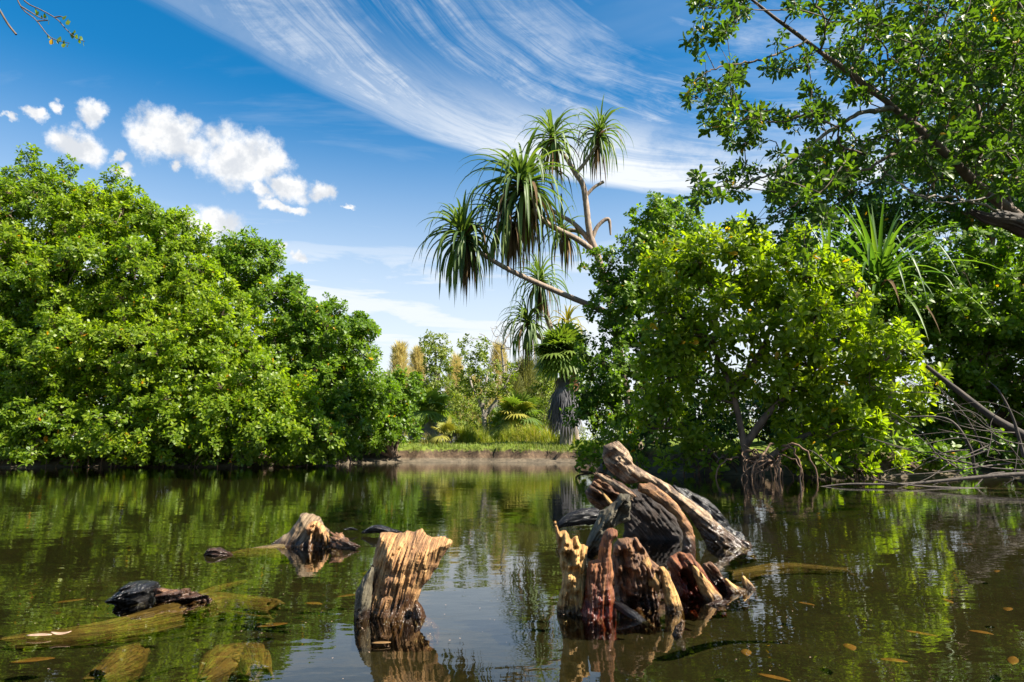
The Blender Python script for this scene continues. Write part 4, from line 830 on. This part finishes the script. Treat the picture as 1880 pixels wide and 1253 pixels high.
# black rotten log on the left
k1 = thing('rotten_log', 'glossy black rotten log with torn brown ridge at lower left', 'log', (*G(290, 1105)[:2], -.1))
slab('black_plate', [(204, 1098), (221, 1081), (237, 1070), (258, 1066), (274, 1065), (290, 1070), (292, 1081), (284, 1089), (281, 1102), (286, 1135), (240, 1138), (200, 1122)], 1.72, k1, W_BLACK, .045, 70, 1.0, 61)
slab('torn_ridge', [(280, 1083), (293, 1077), (309, 1083), (330, 1083), (336, 1080), (343, 1083), (362, 1089), (381, 1091), (394, 1107), (400, 1135), (330, 1138), (290, 1135), (284, 1097)], 1.70, k1, W_BROWN, .028, 80, 1.4, 62, rough=3.0)
def bit(name, label, cat, rows, mat, seed, sq=.6, grp=None):
    o = log(name, pw(rows), None, mat, 36, 36, .4, seed, squash=sq, lump=.2, jag=.004); tag(o, label, cat, grp)
bit('wood_fragment', 'small dark wood fragment between black log and cone stump', 'wood', [(374, 1020, 2.40, .004), (392, 1014, 2.40, .022), (412, 1016, 2.40, .016), (428, 1020, 2.40, .004)], W_BROWN, 71)
bit('wood_fragment', 'tiny black knob breaking the surface left of the black log', 'wood', [(152, 1118, 1.70, .004), (168, 1113, 1.70, .013), (186, 1118, 1.70, .004)], W_BLACK, 72)
bit('wood_fragment', 'flat bluish wet slab floating just behind the ochre stump', 'wood', [(664, 978, 2.92, .006), (690, 972, 2.92, .026), (720, 976, 2.92, .02), (738, 978, 2.92, .006)], W_BLACK, 73)
bit('wood_fragment', 'thin wet splinter floating right of the cone stump', 'wood', [(632, 972, 2.98, .004), (645, 971, 2.98, .008), (656, 973, 2.98, .004)], W_BLACK, 76)
bit('wood_chip', 'small orange wood chip standing up in front of the hollow stump', 'wood', [(1238, 1172, 1.40, .010), (1248, 1155, 1.40, .013), (1254, 1140, 1.40, .005)], W_OCHRE, 74, .6)
bit('wood_chip', 'flat dark chip beside the right end of the hollow stump', 'wood', [(1296, 1114, 1.66, .005), (1318, 1108, 1.66, .012), (1340, 1104, 1.66, .004)], W_BROWN, 75)

def flat_leaf(name, label, pos, L, w, ang, mat, grp=None, curl=.1, cat='leaf'):
    n = 9; s = np.linspace(0, 1, n); ww = w * np.sin(np.pi * np.clip(s * .96 + .02, 0, 1)) ** .7
    ca, sa = math.cos(ang), math.sin(ang); V = []
    for k in range(n):
        for sd in (-1, 0, 1):
            a, b = (s[k] - .5) * L, sd * ww[k] / 2; V.append((pos[0] + a * ca - b * sa, pos[1] + a * sa + b * ca, pos[2] + curl * L * (s[k] - .5) ** 2 + (.12 * ww[k] if sd else 0)))
    i = np.arange(n - 1)[:, None] * 3; Q = np.concatenate([np.stack([i + j, i + j + 1, i + j + 4, i + j + 3], -1).reshape(-1, 4) for j in (0, 1)])
    o = link(name, mesh(name, V, [Q]), mat, None, smooth=True); sm = o.modifiers.new('thickness', 'SOLIDIFY'); sm.thickness = .0012
    tag(o, label, cat, grp); return o
flat_leaf('floating_leaf', 'pale pink dead leaf floating at the lower left edge', G(72, 1168, .004), .045, .016, .1, M_FLOATLEAF)
flat_leaf('floating_leaf', 'curled orange dead leaf floating beside the pale one', G(112, 1166, .008), .035, .016, .2, M_FLOATLEAF, curl=.6)
flat_leaf('floating_leaf', 'brown leaf caught at the foot of the ochre stump', G(700, 1182, .003), .035, .013, .15, M_SUNKLEAF)
rg2 = np.random.default_rng(91)
for (px, py) in [(1800, 1163), (1775, 1000), (1850, 1120), (1420, 1246), (1740, 1105), (1640, 1215), (1860, 1215), (1560, 1190), (1480, 1110), (1830, 1050), (1370, 1200), (1690, 1165)]:
    p = G(px, py, -.03); p[2] = gz(p[0], p[1]) + .012; v = ray(px, py); p = np.array([0, 0, CAMH]) + v * ((p[2] - CAMH) / v[2])
    flat_leaf('sunken_leaf', 'drowned brown leaf resting on the lagoon bed at lower right', p, rg2.uniform(.06, .10), rg2.uniform(.022, .034), rg2.uniform(-.6, 3), M_SUNKLEAF, 'drowned leaves on the bed')
for (px, py) in [(60, 1215), (235, 1225), (130, 1105), (420, 1225), (500, 1150), (575, 1110), (640, 1095)]:
    p = G(px, py, -.03); p[2] = gz(p[0], p[1]) + .012; v = ray(px, py); p = np.array([0, 0, CAMH]) + v * ((p[2] - CAMH) / v[2])
    flat_leaf('sunken_leaf', 'drowned brown leaf resting on the lagoon bed at lower left', p, rg2.uniform(.08, .13), rg2.uniform(.03, .045), rg2.uniform(-.4, .8), M_SUNKLEAF, 'drowned leaves on the left bed')
rq = np.random.default_rng(97); fl = []
for (cx, cy, r, n_) in [(-.25, 1.5, .22, 70), (.3, 1.55, .4, 110), (-.75, 1.75, .3, 60), (-.6, 2.55, .35, 60), (.5, 2.5, .4, 60), (0, 2.0, 1.4, 160)]:
    for k in range(n_ // 2): fl.append((cx + rq.normal(0, r * .6), cy + rq.normal(0, r * .5), .0025, rq.uniform(.0006, .0018), rq.uniform(0, 3.1)))
FV, FQ = [], []
for k, (x, y, z, r, a) in enumerate(fl):
    FV += [(x + r * math.cos(a + b) * w_, y + r * math.sin(a + b) * w_, z) for b, w_ in ((0, 1.6), (1.3, 1), (2.8, 1.4), (4.4, .9))]; FQ.append([4 * k, 4 * k + 1, 4 * k + 2, 4 * k + 3])
tag(link('floating_flecks', mesh('floating_flecks', FV, [np.array(FQ)]), M_FLOATLEAF), 'tiny pale flecks drifting on the water round the stumps', None, kind='stuff')
def sunk(label, rows, mat, seed):
    P = []
    for (px, py, z, r) in rows: P.append((*G(px, py, z), r))
    tag(log('sunken_log', P, None, mat, 40, 80, .25, seed), label, 'log')
sunk('long yellowish sunken log passing under the black rotten log', [(20, 1180, -.022, .014), (180, 1165, -.028, .024), (300, 1140, -.034, .032), (400, 1115, -.037, .036), (500, 1125, -.045, .030)], W_SUNK, 81)
sunk('thin sunken branch behind the black rotten log', [(330, 1105, -.03, .006), (400, 1082, -.025, .010), (450, 1068, -.03, .006)], W_SUNK, 82)
sunk('sunken brown plank at the lower left bottom', [(180, 1250, -.06, .02), (220, 1228, -.06, .035), (250, 1205, -.06, .028)], W_SUNK, 83)
sunk('sunken yellow block near the bottom left of centre', [(370, 1255, -.06, .015), (410, 1232, -.06, .045), (455, 1225, -.06, .04), (470, 1250, -.06, .03)], W_SUNK, 84)
sunk('sunken dark branch left of the cone stump', [(420, 1020, -.02, .012), (470, 1016, -.02, .02), (530, 1012, -.02, .03)], W_SUNK, 85)
sunk('sunken branch reaching right from the hollow stump', [(1340, 1060, -.05, .02), (1440, 1045, -.05, .02), (1560, 1050, -.06, .012)], W_SUNK, 86)

# ------------------------------------------------------------------ fallen dead tree on the right
def dead_tree():
    rng = np.random.default_rng(41)
    t = thing('fallen_tree', 'fallen dead tree with a tangle of bare grey branches at right', 'tree', tuple(W(1900, 830, 7.4)))
    limb(t, [(1960, 870, 7.2, .055), (1890, 808, 7.3, .05), (1820, 765, 7.4, .038), (1755, 715, 7.5, .03), (1700, 672, 7.6, .02)], M_BLACKB, 'trunk', 40, 10)
    limb(t, [(2010, 868, 6.5, .022), (1880, 870, 6.4, .02), (1780, 878, 6.4, .017), (1660, 889, 6.45, .013), (1560, 889, 6.5, .010), (1500, 895, 6.55, .006)], M_DEADB, 'branch', 40, 7)
    limb(t, [(1950, 900, 6.5, .016), (1800, 898, 6.3, .012), (1680, 892, 6.3, .008), (1600, 880, 6.4, .004)], M_DEADB, 'branch', 30, 6)
    limb(t, [(1880, 840, 6.9, .02), (1860, 770, 6.9, .014), (1835, 720, 6.9, .009), (1815, 700, 7.0, .005)], M_DEADB, 'branch', 30, 7)
    limb(t, [(1790, 870, 7.0, .016), (1780, 820, 6.9, .013), (1740, 770, 6.9, .011), (1660, 765, 7.0, .006)], M_DEADB, 'branch', 30, 7)
    limb(t, [(1530, 862, 7.4, .008), (1500, 835, 7.4, .006), (1485, 826, 7.4, .003)], M_DEADB, 'branch', 20, 6)
    limb(t, [(1470, 925, 6.2, .006), (1470, 895, 6.2, .006), (1468, 872, 6.2, .003)], M_DEADB, 'branch', 20, 6)
    for k in range(40):
        a = np.array([rng.uniform(1740, 1960), rng.uniform(790, 885), rng.uniform(6.5, 7.4)]); L = rng.uniform(80, 260); an = math.radians(rng.choice([rng.uniform(150, 205), rng.uniform(60, 150), rng.uniform(190, 240)], p=[.6, .25, .15]))
        d = np.array([math.cos(an), -math.sin(an) * .75, rng.uniform(-.003, .002)]); n = np.array([-d[1], d[0], 0]); cv = rng.normal(0, .16)
        rows = []; r0 = rng.uniform(.003, .010)
        for s in (0, .3, .6, 1.0):
            q = a + d * L * s + n * L * cv * math.sin(s * 3) + np.array([*rng.normal(0, 5, 2), 0]); 
            yy = q[2]; rows.append((q[0], min(q[1], 905), yy, r0 * (1 - .75 * s)))
        limb(t, rows, M_DEADB, 'branch', 18, 5)
dead_tree()

# ------------------------------------------------------------------ twig hanging in at the top left
def hang():
    rng = np.random.default_rng(51); Y = 5.0
    base = W(20, -130, Y)
    t = thing('hanging_branch', 'thin drooping twig with a few olive leaves in the top left corner', 'branch', tuple(base))
    tw = [[(10, -140), (22, -40), (38, 12), (66, 37), (88, 65), (106, 75), (128, 80)], [(22, -40), (45, 2), (78, 20), (105, 36), (122, 55), (140, 70), (156, 77)], [(38, 12), (55, 22), (72, 32), (88, 38)], [(70, 39), (88, 38)], [(102, 32), (112, 31), (120, 34)], [(-25, -20), (0, 20), (15, 45), (30, 64)]]
    for k, l in enumerate(tw): limb(t, [(a, b, Y, .006 * (1 - .7 * i / len(l)) if k != 5 else .008) for i, (a, b) in enumerate(l)], M_BARK, 'twig', 24, 6)
    V, T = tmpl('near'); V = V.copy(); V[:, 1] *= .62; ms = []
    for vv in (.7, .85, .93, 1.0):
        me = mesh('leaf', V, [T], {'var': np.full(len(V), vv)}); me.materials.append(M_OVER); ms.append(me)
    for (px, py) in [(64, 18), (72, 24), (75, 30), (82, 27), (86, 33), (92, 39), (123, 32), (126, 38), (130, 42), (128, 56), (136, 62), (142, 66), (150, 70), (154, 78), (146, 74), (88, 66), (96, 74), (106, 76), (112, 70), (118, 76), (122, 84), (126, 80), (128, 66), (138, 58)]:
        o = bpy.data.objects.new('leaf', ms[int(rng.integers(0, 4)) if rng.uniform() < .25 else int(rng.integers(0, 2))]); COL.objects.link(o); o.parent = t
        d = nrm(np.array([rng.normal(.1, .4), rng.normal(0, .5), -.9])); s_ = nrm(np.cross(d, rng.normal(size=3))); n_ = np.cross(d, s_); L = rng.uniform(.035, .055)
        o.matrix_basis = Matrix.Translation(Vector(W(px, py - 3, Y)) - Vector(base)) @ Matrix((d, s_, n_)).transposed().to_4x4() @ Matrix.Diagonal((L, L, L, 1))
hang()

# ------------------------------------------------------------------ fan palms
def fan_leaf(rng, c, d0, pet, R, nb=22, ang=150, sag=.5):
    """petiole and pleated fan of pointed segments"""
    c = np.array(c); d0 = nrm(np.array(d0)); e = c + d0 * pet + np.array([0, 0, -.12 * pet]); dd = nrm(d0 + np.array([0, 0, -.25]))
    side = nrm(np.cross(dd, [0, 0.02, 1])); V = []; Q = []
    V0, Q0 = tube_arrays([c, (c + e) / 2 + [0, 0, .03], e], [.012, .010, .008], 4); V.append(V0); Q.append(Q0); n = len(V0)
    for k in range(nb):
        a = math.radians(-ang + 2 * ang * (k + .5) / nb); ax = dd * math.cos(a) + side * math.sin(a); Rk = R * (1 - .25 * abs(a) / math.pi) * rng.uniform(.85, 1.05); st = nrm(np.cross(ax, np.cross(side, dd))); w = R * 2 * math.radians(ang) / nb * .55
        pts = []
        for s in (.03, .45, .75, 1.0): pts.append(e + ax * Rk * s + np.array([0, 0, -1]) * sag * R * s ** 2.5 * rng.uniform(.7, 1.2))
        ww = [w * .1, w * .5, w * .36, .001]
        q = np.array([[p + st * x_, p - st * x_] for p, x_ in zip(pts, ww)]).reshape(-1, 3); V.append(q); Q.append(np.array([(0, 1, 3, 2), (2, 3, 5, 4), (4, 5, 7, 6)]) + n); n += 8
    return np.concatenate(V), np.concatenate(Q)
def fan_palm(seed, label, px, py, Y, R, n, trunk=True, skirt=0, mat=M_FAN, ymat=None, yfrac=0.0, group=None, squat=False):
    rng = np.random.default_rng(seed); c = W(px, py, Y); b = (c[0] + .05, Y, gz(c[0], Y) - .05)
    t = thing('fan_palm', label, 'palm', b, group)
    A = Acc(); A.tube(spline([b, (c[0] + .06, Y, (b[2] + c[2]) / 2), c], 20), np.linspace(.17, .12, 20) * (1 if trunk else .6) * (1 + .08 * rng.uniform(-1, 1, 20)), 10); link('trunk', A.mesh('trunk'), M_BARKG, t, smooth=True)
    for k in range(n):
        f = k / n; ph = k * 2.39996; th = math.radians(12 + 100 * f + rng.normal(0, 6)); d = (math.sin(th) * math.cos(ph), math.sin(th) * math.sin(ph), math.cos(th))
        V, Q = fan_leaf(rng, c, d, R * rng.uniform(.55, .8), R * rng.uniform(.75, 1), sag=.12 + .35 * f)
        me = mesh('fan_leaf', V, [Q], {'var': np.full(len(V), rng.uniform(0, 1) * .8)}); link('fan_leaf', me, ymat if (ymat and rng.uniform() < yfrac) else mat, t)
    for k in range(skirt):
        f = k / skirt; ph = rng.uniform(0, 6.28); z = c[2] - .25 - (c[2] - b[2] - 1.1) * f * .8
        p = np.array([c[0] + .05 + math.cos(ph) * .1, Y + math.sin(ph) * .1, z]); V, Q = fan_leaf(rng, p, (math.cos(ph) * .6, math.sin(ph) * .6, -.75), R * rng.uniform(.2, .55), R * rng.uniform(.35, .7), 9, 60, 1.1)
        link('dead_frond', mesh('dead_frond', V, [Q], {'var': np.full(len(V), rng.uniform(0, .75) if f > .12 else 1.0)}), M_SKIRT, t)
    return t
fan_palm(61, 'tall fan palm with grey skirt of dead fronds on the far bank', 1034, 652, 18.5, .66, 64, True, 60)
fan_palm(62, 'squat dark green fan palm beside the small left mangrove', 790, 752, 22, .62, 20, False, 8)
fan_palm(63, 'bright yellow green fan palm behind the grass tussocks', 952, 762, 24, .72, 22, False, 6, ymat=M_FANY, yfrac=.45)
fan_palm(64, 'low fan palm with one glowing yellow frond at the bank edge', 822, 800, 19.5, .42, 9, False, 4, ymat=M_FANY, yfrac=.5)
fan_palm(65, 'small fan palm left of the yellow one', 925, 778, 25, .6, 16, False, 4)
fan_palm(66, 'half hidden fan palm in front of the pale trees', 765, 765, 25, .6, 14, False, 4, ymat=M_FANY, yfrac=.3)

# ------------------------------------------------------------------ far trees
far = dict(kind='mid', twigs=False, minz=.3, up=.4, inside=.4)
bush(71, 'far_tree', 'slender leafy tree standing in the clearing beyond the bank', 'tree', gp(806, 30), lob([(800, 642, 30, 24), (808, 668, 30, 22), (795, 700, 30, 26), (815, 735, 30, 26), (795, 762, 30, 24), (790, 628, 30, 13)]), M_FAR, 3.6, .32, 9, 7, .15, .5, limb_r=(.12, .04), bark=M_BARKG, **far)
t = bush(72, 'far_tree', 'open crowned tree with pale forked trunk in the clearing', 'tree', gp(895, 25), lob([(872, 648, 25.5, 26), (850, 672, 25.5, 22), (895, 668, 25.5, 22), (905, 700, 25, 24), (870, 700, 25, 26), (932, 680, 25, 16), (845, 705, 25.2, 16), (935, 712, 25, 14), (885, 730, 25, 18)]), M_FAR, 3.0, .30, 8, 7, .14, .5, limb_r=(.11, .03), bark=M_BARKG,
     limbs=[[W(893, 815, 25), W(890, 780, 25), W(886, 750, 25), W(868, 715, 25), W(860, 680, 25.2)], [W(888, 765, 25), W(905, 745, 25), W(925, 715, 25), W(935, 690, 25)], [W(884, 748, 25), W(890, 715, 25), W(896, 680, 25.2)], [W(897, 795, 25), W(925, 780, 25), W(935, 760, 25)]], **far)
def bare(seed, label, base, targets, Y):
    rng = np.random.default_rng(seed); t = thing('bare_tree', label, 'tree', base)
    l = [spline(np.array([base, W(928, 740, Y), W(925, 680, Y), W(920, 640, Y)]), 8)]
    A = Acc(); A.tube(l[0], np.linspace(.12, .03, 8), 7); link('trunk', A.mesh('trunk'), M_BARKG, t, smooth=True)
    T = np.array([W(rng.normal(925, 26), rng.uniform(596, 690), Y + rng.normal(0, .6)) for k in range(targets)])
    arr, par, r, tip, nl = grow(rng, l, T, .008, .42, .06, .12); branch_meshes('b', arr, par, r, nl, t, M_BARKG, sides=4)
bare(73, 'leafless grey tree rising above the far clearing', gp(930, 28), 130, 28)
def casuarina(seed, label, px, top, Y, wpx, mat):
    rng = np.random.default_rng(seed); b = gp(px, Y); tp = W(px, top, Y); t = thing('needle_tree', label, 'tree', b)
    A = Acc(); A.tube([b, (np.array(b) + tp) / 2, tp], [.10, .06, .012], 7); link('trunk', A.mesh('trunk'), M_BARKG, t, smooth=True)
    n = 150; s = rng.uniform(.08, 1, n) ** .8; H = tp[2] - b[2]; r = wpx * Y / F * 1.5 * (1.03 - s) ** .85 * rng.uniform(.25, 1, n); ph = rng.uniform(0, 6.28, n)
    C = np.c_[tp[0] + r * np.cos(ph), Y + r * np.sin(ph), b[2] + s * H]; D = nrm(np.c_[np.cos(ph) * .5, np.sin(ph) * .5, np.full(n, .9)])
    foliage(rng, C, D, t, mat, 'needle', .30, 8, 9, .42, .055, spread=(4, 30), up=.8, whorl=.3)
casuarina(74, 'pale golden needle tree above the small left mangrove', 734, 640, 36, 26, M_CAS)
casuarina(75, 'pale golden needle tree just right of the first', 768, 648, 38, 24, M_CAS)
casuarina(76, 'golden needle tree between the two leafy clearing trees', 838, 662, 40, 24, M_CAS)
casuarina(77, 'golden needle tree behind the leafless tree', 915, 640, 40, 28, M_CAS)
casuarina(78, 'grey green needle tree beside the tall fan palm', 965, 668, 30, 26, M_CASG)
casuarina(79, 'low grey green needle tree beneath the leafless tree', 940, 706, 28, 20, M_CASG)
casuarina(80, 'olive needle tree behind the tall fan palm', 1000, 650, 33, 28, M_CASG)
casuarina(81, 'short golden needle tree in the gap at the clearing centre', 872, 700, 42, 30, M_CAS)
bush(82, 'shrub', 'rounded olive shrub at the foot of the forked tree', 'shrub', gp(855, 27), lob([(850, 755, 27, 22), (870, 770, 27, 20), (838, 775, 27, 18)]), M_FAR, 4, .25, 8, 7, .11, .5, limb_r=(.03, .01), **far)
bush(83, 'shrub', 'dark olive shrub between the fan palms and the needle trees', 'shrub', gp(985, 26), lob([(985, 760, 26, 24), (1005, 740, 26, 22), (965, 780, 26, 18)]), M_FAR, 4, .25, 8, 7, .11, .5, limb_r=(.03, .01), **far)
bush(84, 'shrub', 'pale green shrub in front of the slender clearing tree', 'shrub', gp(815, 24), lob([(815, 775, 24, 20), (835, 785, 24, 16), (800, 785, 24, 16)]), M_FAR, 4.5, .22, 8, 7, .10, .5, limb_r=(.03, .01), **far)
for k_, (px_, py_, Y_, r_, lab_) in enumerate([(752, 712, 30, 24, 'sunlit shrub below the two pale needle trees'), (905, 745, 29, 22, 'sunlit shrub right of the forked trunk'), (1005, 705, 27, 24, 'tall shrub tucked behind the fan palm skirt'), (845, 712, 33, 24, 'loose sunlit shrub between the two clearing trees'), (960, 715, 31, 22, 'pale shrub under the grey green needle tree')]):
    bush(180 + k_, 'shrub', lab_, 'shrub', gp(px_, Y_), lob([(px_, py_, Y_, r_), (px_ - 14, py_ + 28, Y_, r_), (px_ + 14, py_ + 30, Y_, r_), (px_, py_ + 60, Y_, r_)]), M_FAR, 3.6, .27, 8, 7, .13, .5, limb_r=(.05, .02), bark=M_BARKG, **far)
# a closed line of wood beyond the clearing
rng = np.random.default_rng(85); C = np.array([(x, rng.uniform(50, 60), rng.uniform(.3, 6.4) * (0.6 + .4 * vnoise(np.array([x * .4, 0, 0])))) for x in rng.uniform(-60, 60, 1800)])
wood = thing('far_wood', 'distant wood closing the clearing', None, (0, 55, .5)); wood['kind'] = 'stuff'
foliage(rng, C, nrm(np.tile([0, -.5, .8], (len(C), 1))), wood, M_FAR, 'mid', .7, 8, 6, .36, .35, up=.5)

# ------------------------------------------------------------------ grasses
def blades(rng, P, L, w, lean, var):
    n = len(P); a = rng.uniform(0, 6.28, n); d = np.c_[np.cos(a), np.sin(a), np.zeros(n)]; s = np.c_[-np.sin(a), np.cos(a), np.zeros(n)] * w / 2
    ln = (lean * rng.uniform(.2, 1.2, n))[:, None]; L = L[:, None]; up = np.array([0, 0, 1.0])
    V = np.stack([P - s, P + s, P + up * L * .6 + d * ln * L * .35 - s * .7, P + up * L * .6 + d * ln * L * .35 + s * .7, P + up * L * (1 - .25 * ln) + d * ln * L], 1).reshape(-1, 3)
    o = np.arange(n)[:, None] * 5
    return V, [o + np.array([[0, 1, 3, 2]]), o + np.array([[2, 3, 4]])], np.repeat(var, 5)
rng = np.random.default_rng(95)
def tussock(label, px, Y, h, r, n=700, seedhead=0.0):
    x = W(px, 815, Y)[0]; q = rng.normal(0, r * .45, (n, 2)); P2_ = np.c_[x + q[:, 0], Y + q[:, 1]]; P = np.c_[P2_, height(P2_) - .02]
    hh = h * np.clip(1.15 - 1.0 * np.linalg.norm(q, axis=1) / r * .8, .25, 1.2)
    V, Fc, vv = blades(rng, P, hh * rng.uniform(.45, 1.15, n), .012, .75, np.clip(rng.uniform(0, .9, n) + seedhead, 0, 1))
    o = link('grass_tussock', mesh('grass_tussock', V, Fc, {'var': vv}), M_GRASS); tag(o, label, 'grass', 'grass tussocks on the far bank')
tussock('upright green grass tussock right of the yellow fan frond', 856, 19.5, .75, .40, 900)
tussock('taller green grass tussock behind the first', 880, 20.5, .7, .45, 900)
tussock('rounded grass tussock below the forked tree', 915, 21.5, .55, .40, 700)
tussock('wide pale grass tussock in front of the yellow palm', 945, 21, .65, .55, 1000, .1)
tussock('big golden topped grass tussock right of centre', 975, 20.5, .72, .55, 1100, .15)
tussock('grass tussock left of the tall fan palm', 1008, 20, .6, .40, 800, .1)
tussock('grass tussock at the foot of the tall fan palm', 1040, 19, .55, .35, 700, .05)
tussock('dry pinkish grass tuft left of the yellow fan frond', 792, 19.6, .5, .35, 500, .5)
n = 60000
P2_ = np.c_[rng.uniform(-6, 4, n), 16.6 + 8.5 * rng.uniform(0, 1, n) ** 1.6]; hz = height(P2_); k = hz > .27 + .05 * rng.normal(size=n); P2_, hz = P2_[k], hz[k]; n = len(hz)
V, Fc, vv = blades(rng, np.c_[P2_, hz - .01], .06 * rng.uniform(.5, 1.5, n) * np.where(hz < .37, 2.3, 1.0), .010, .8, rng.uniform(0, 1, n))
o = link('grass', mesh('grass', V, Fc, {'var': vv}), M_LAWN); tag(o, 'short green grass covering the far bank', None, kind='stuff')
print('foliage triangles', TRI[0])
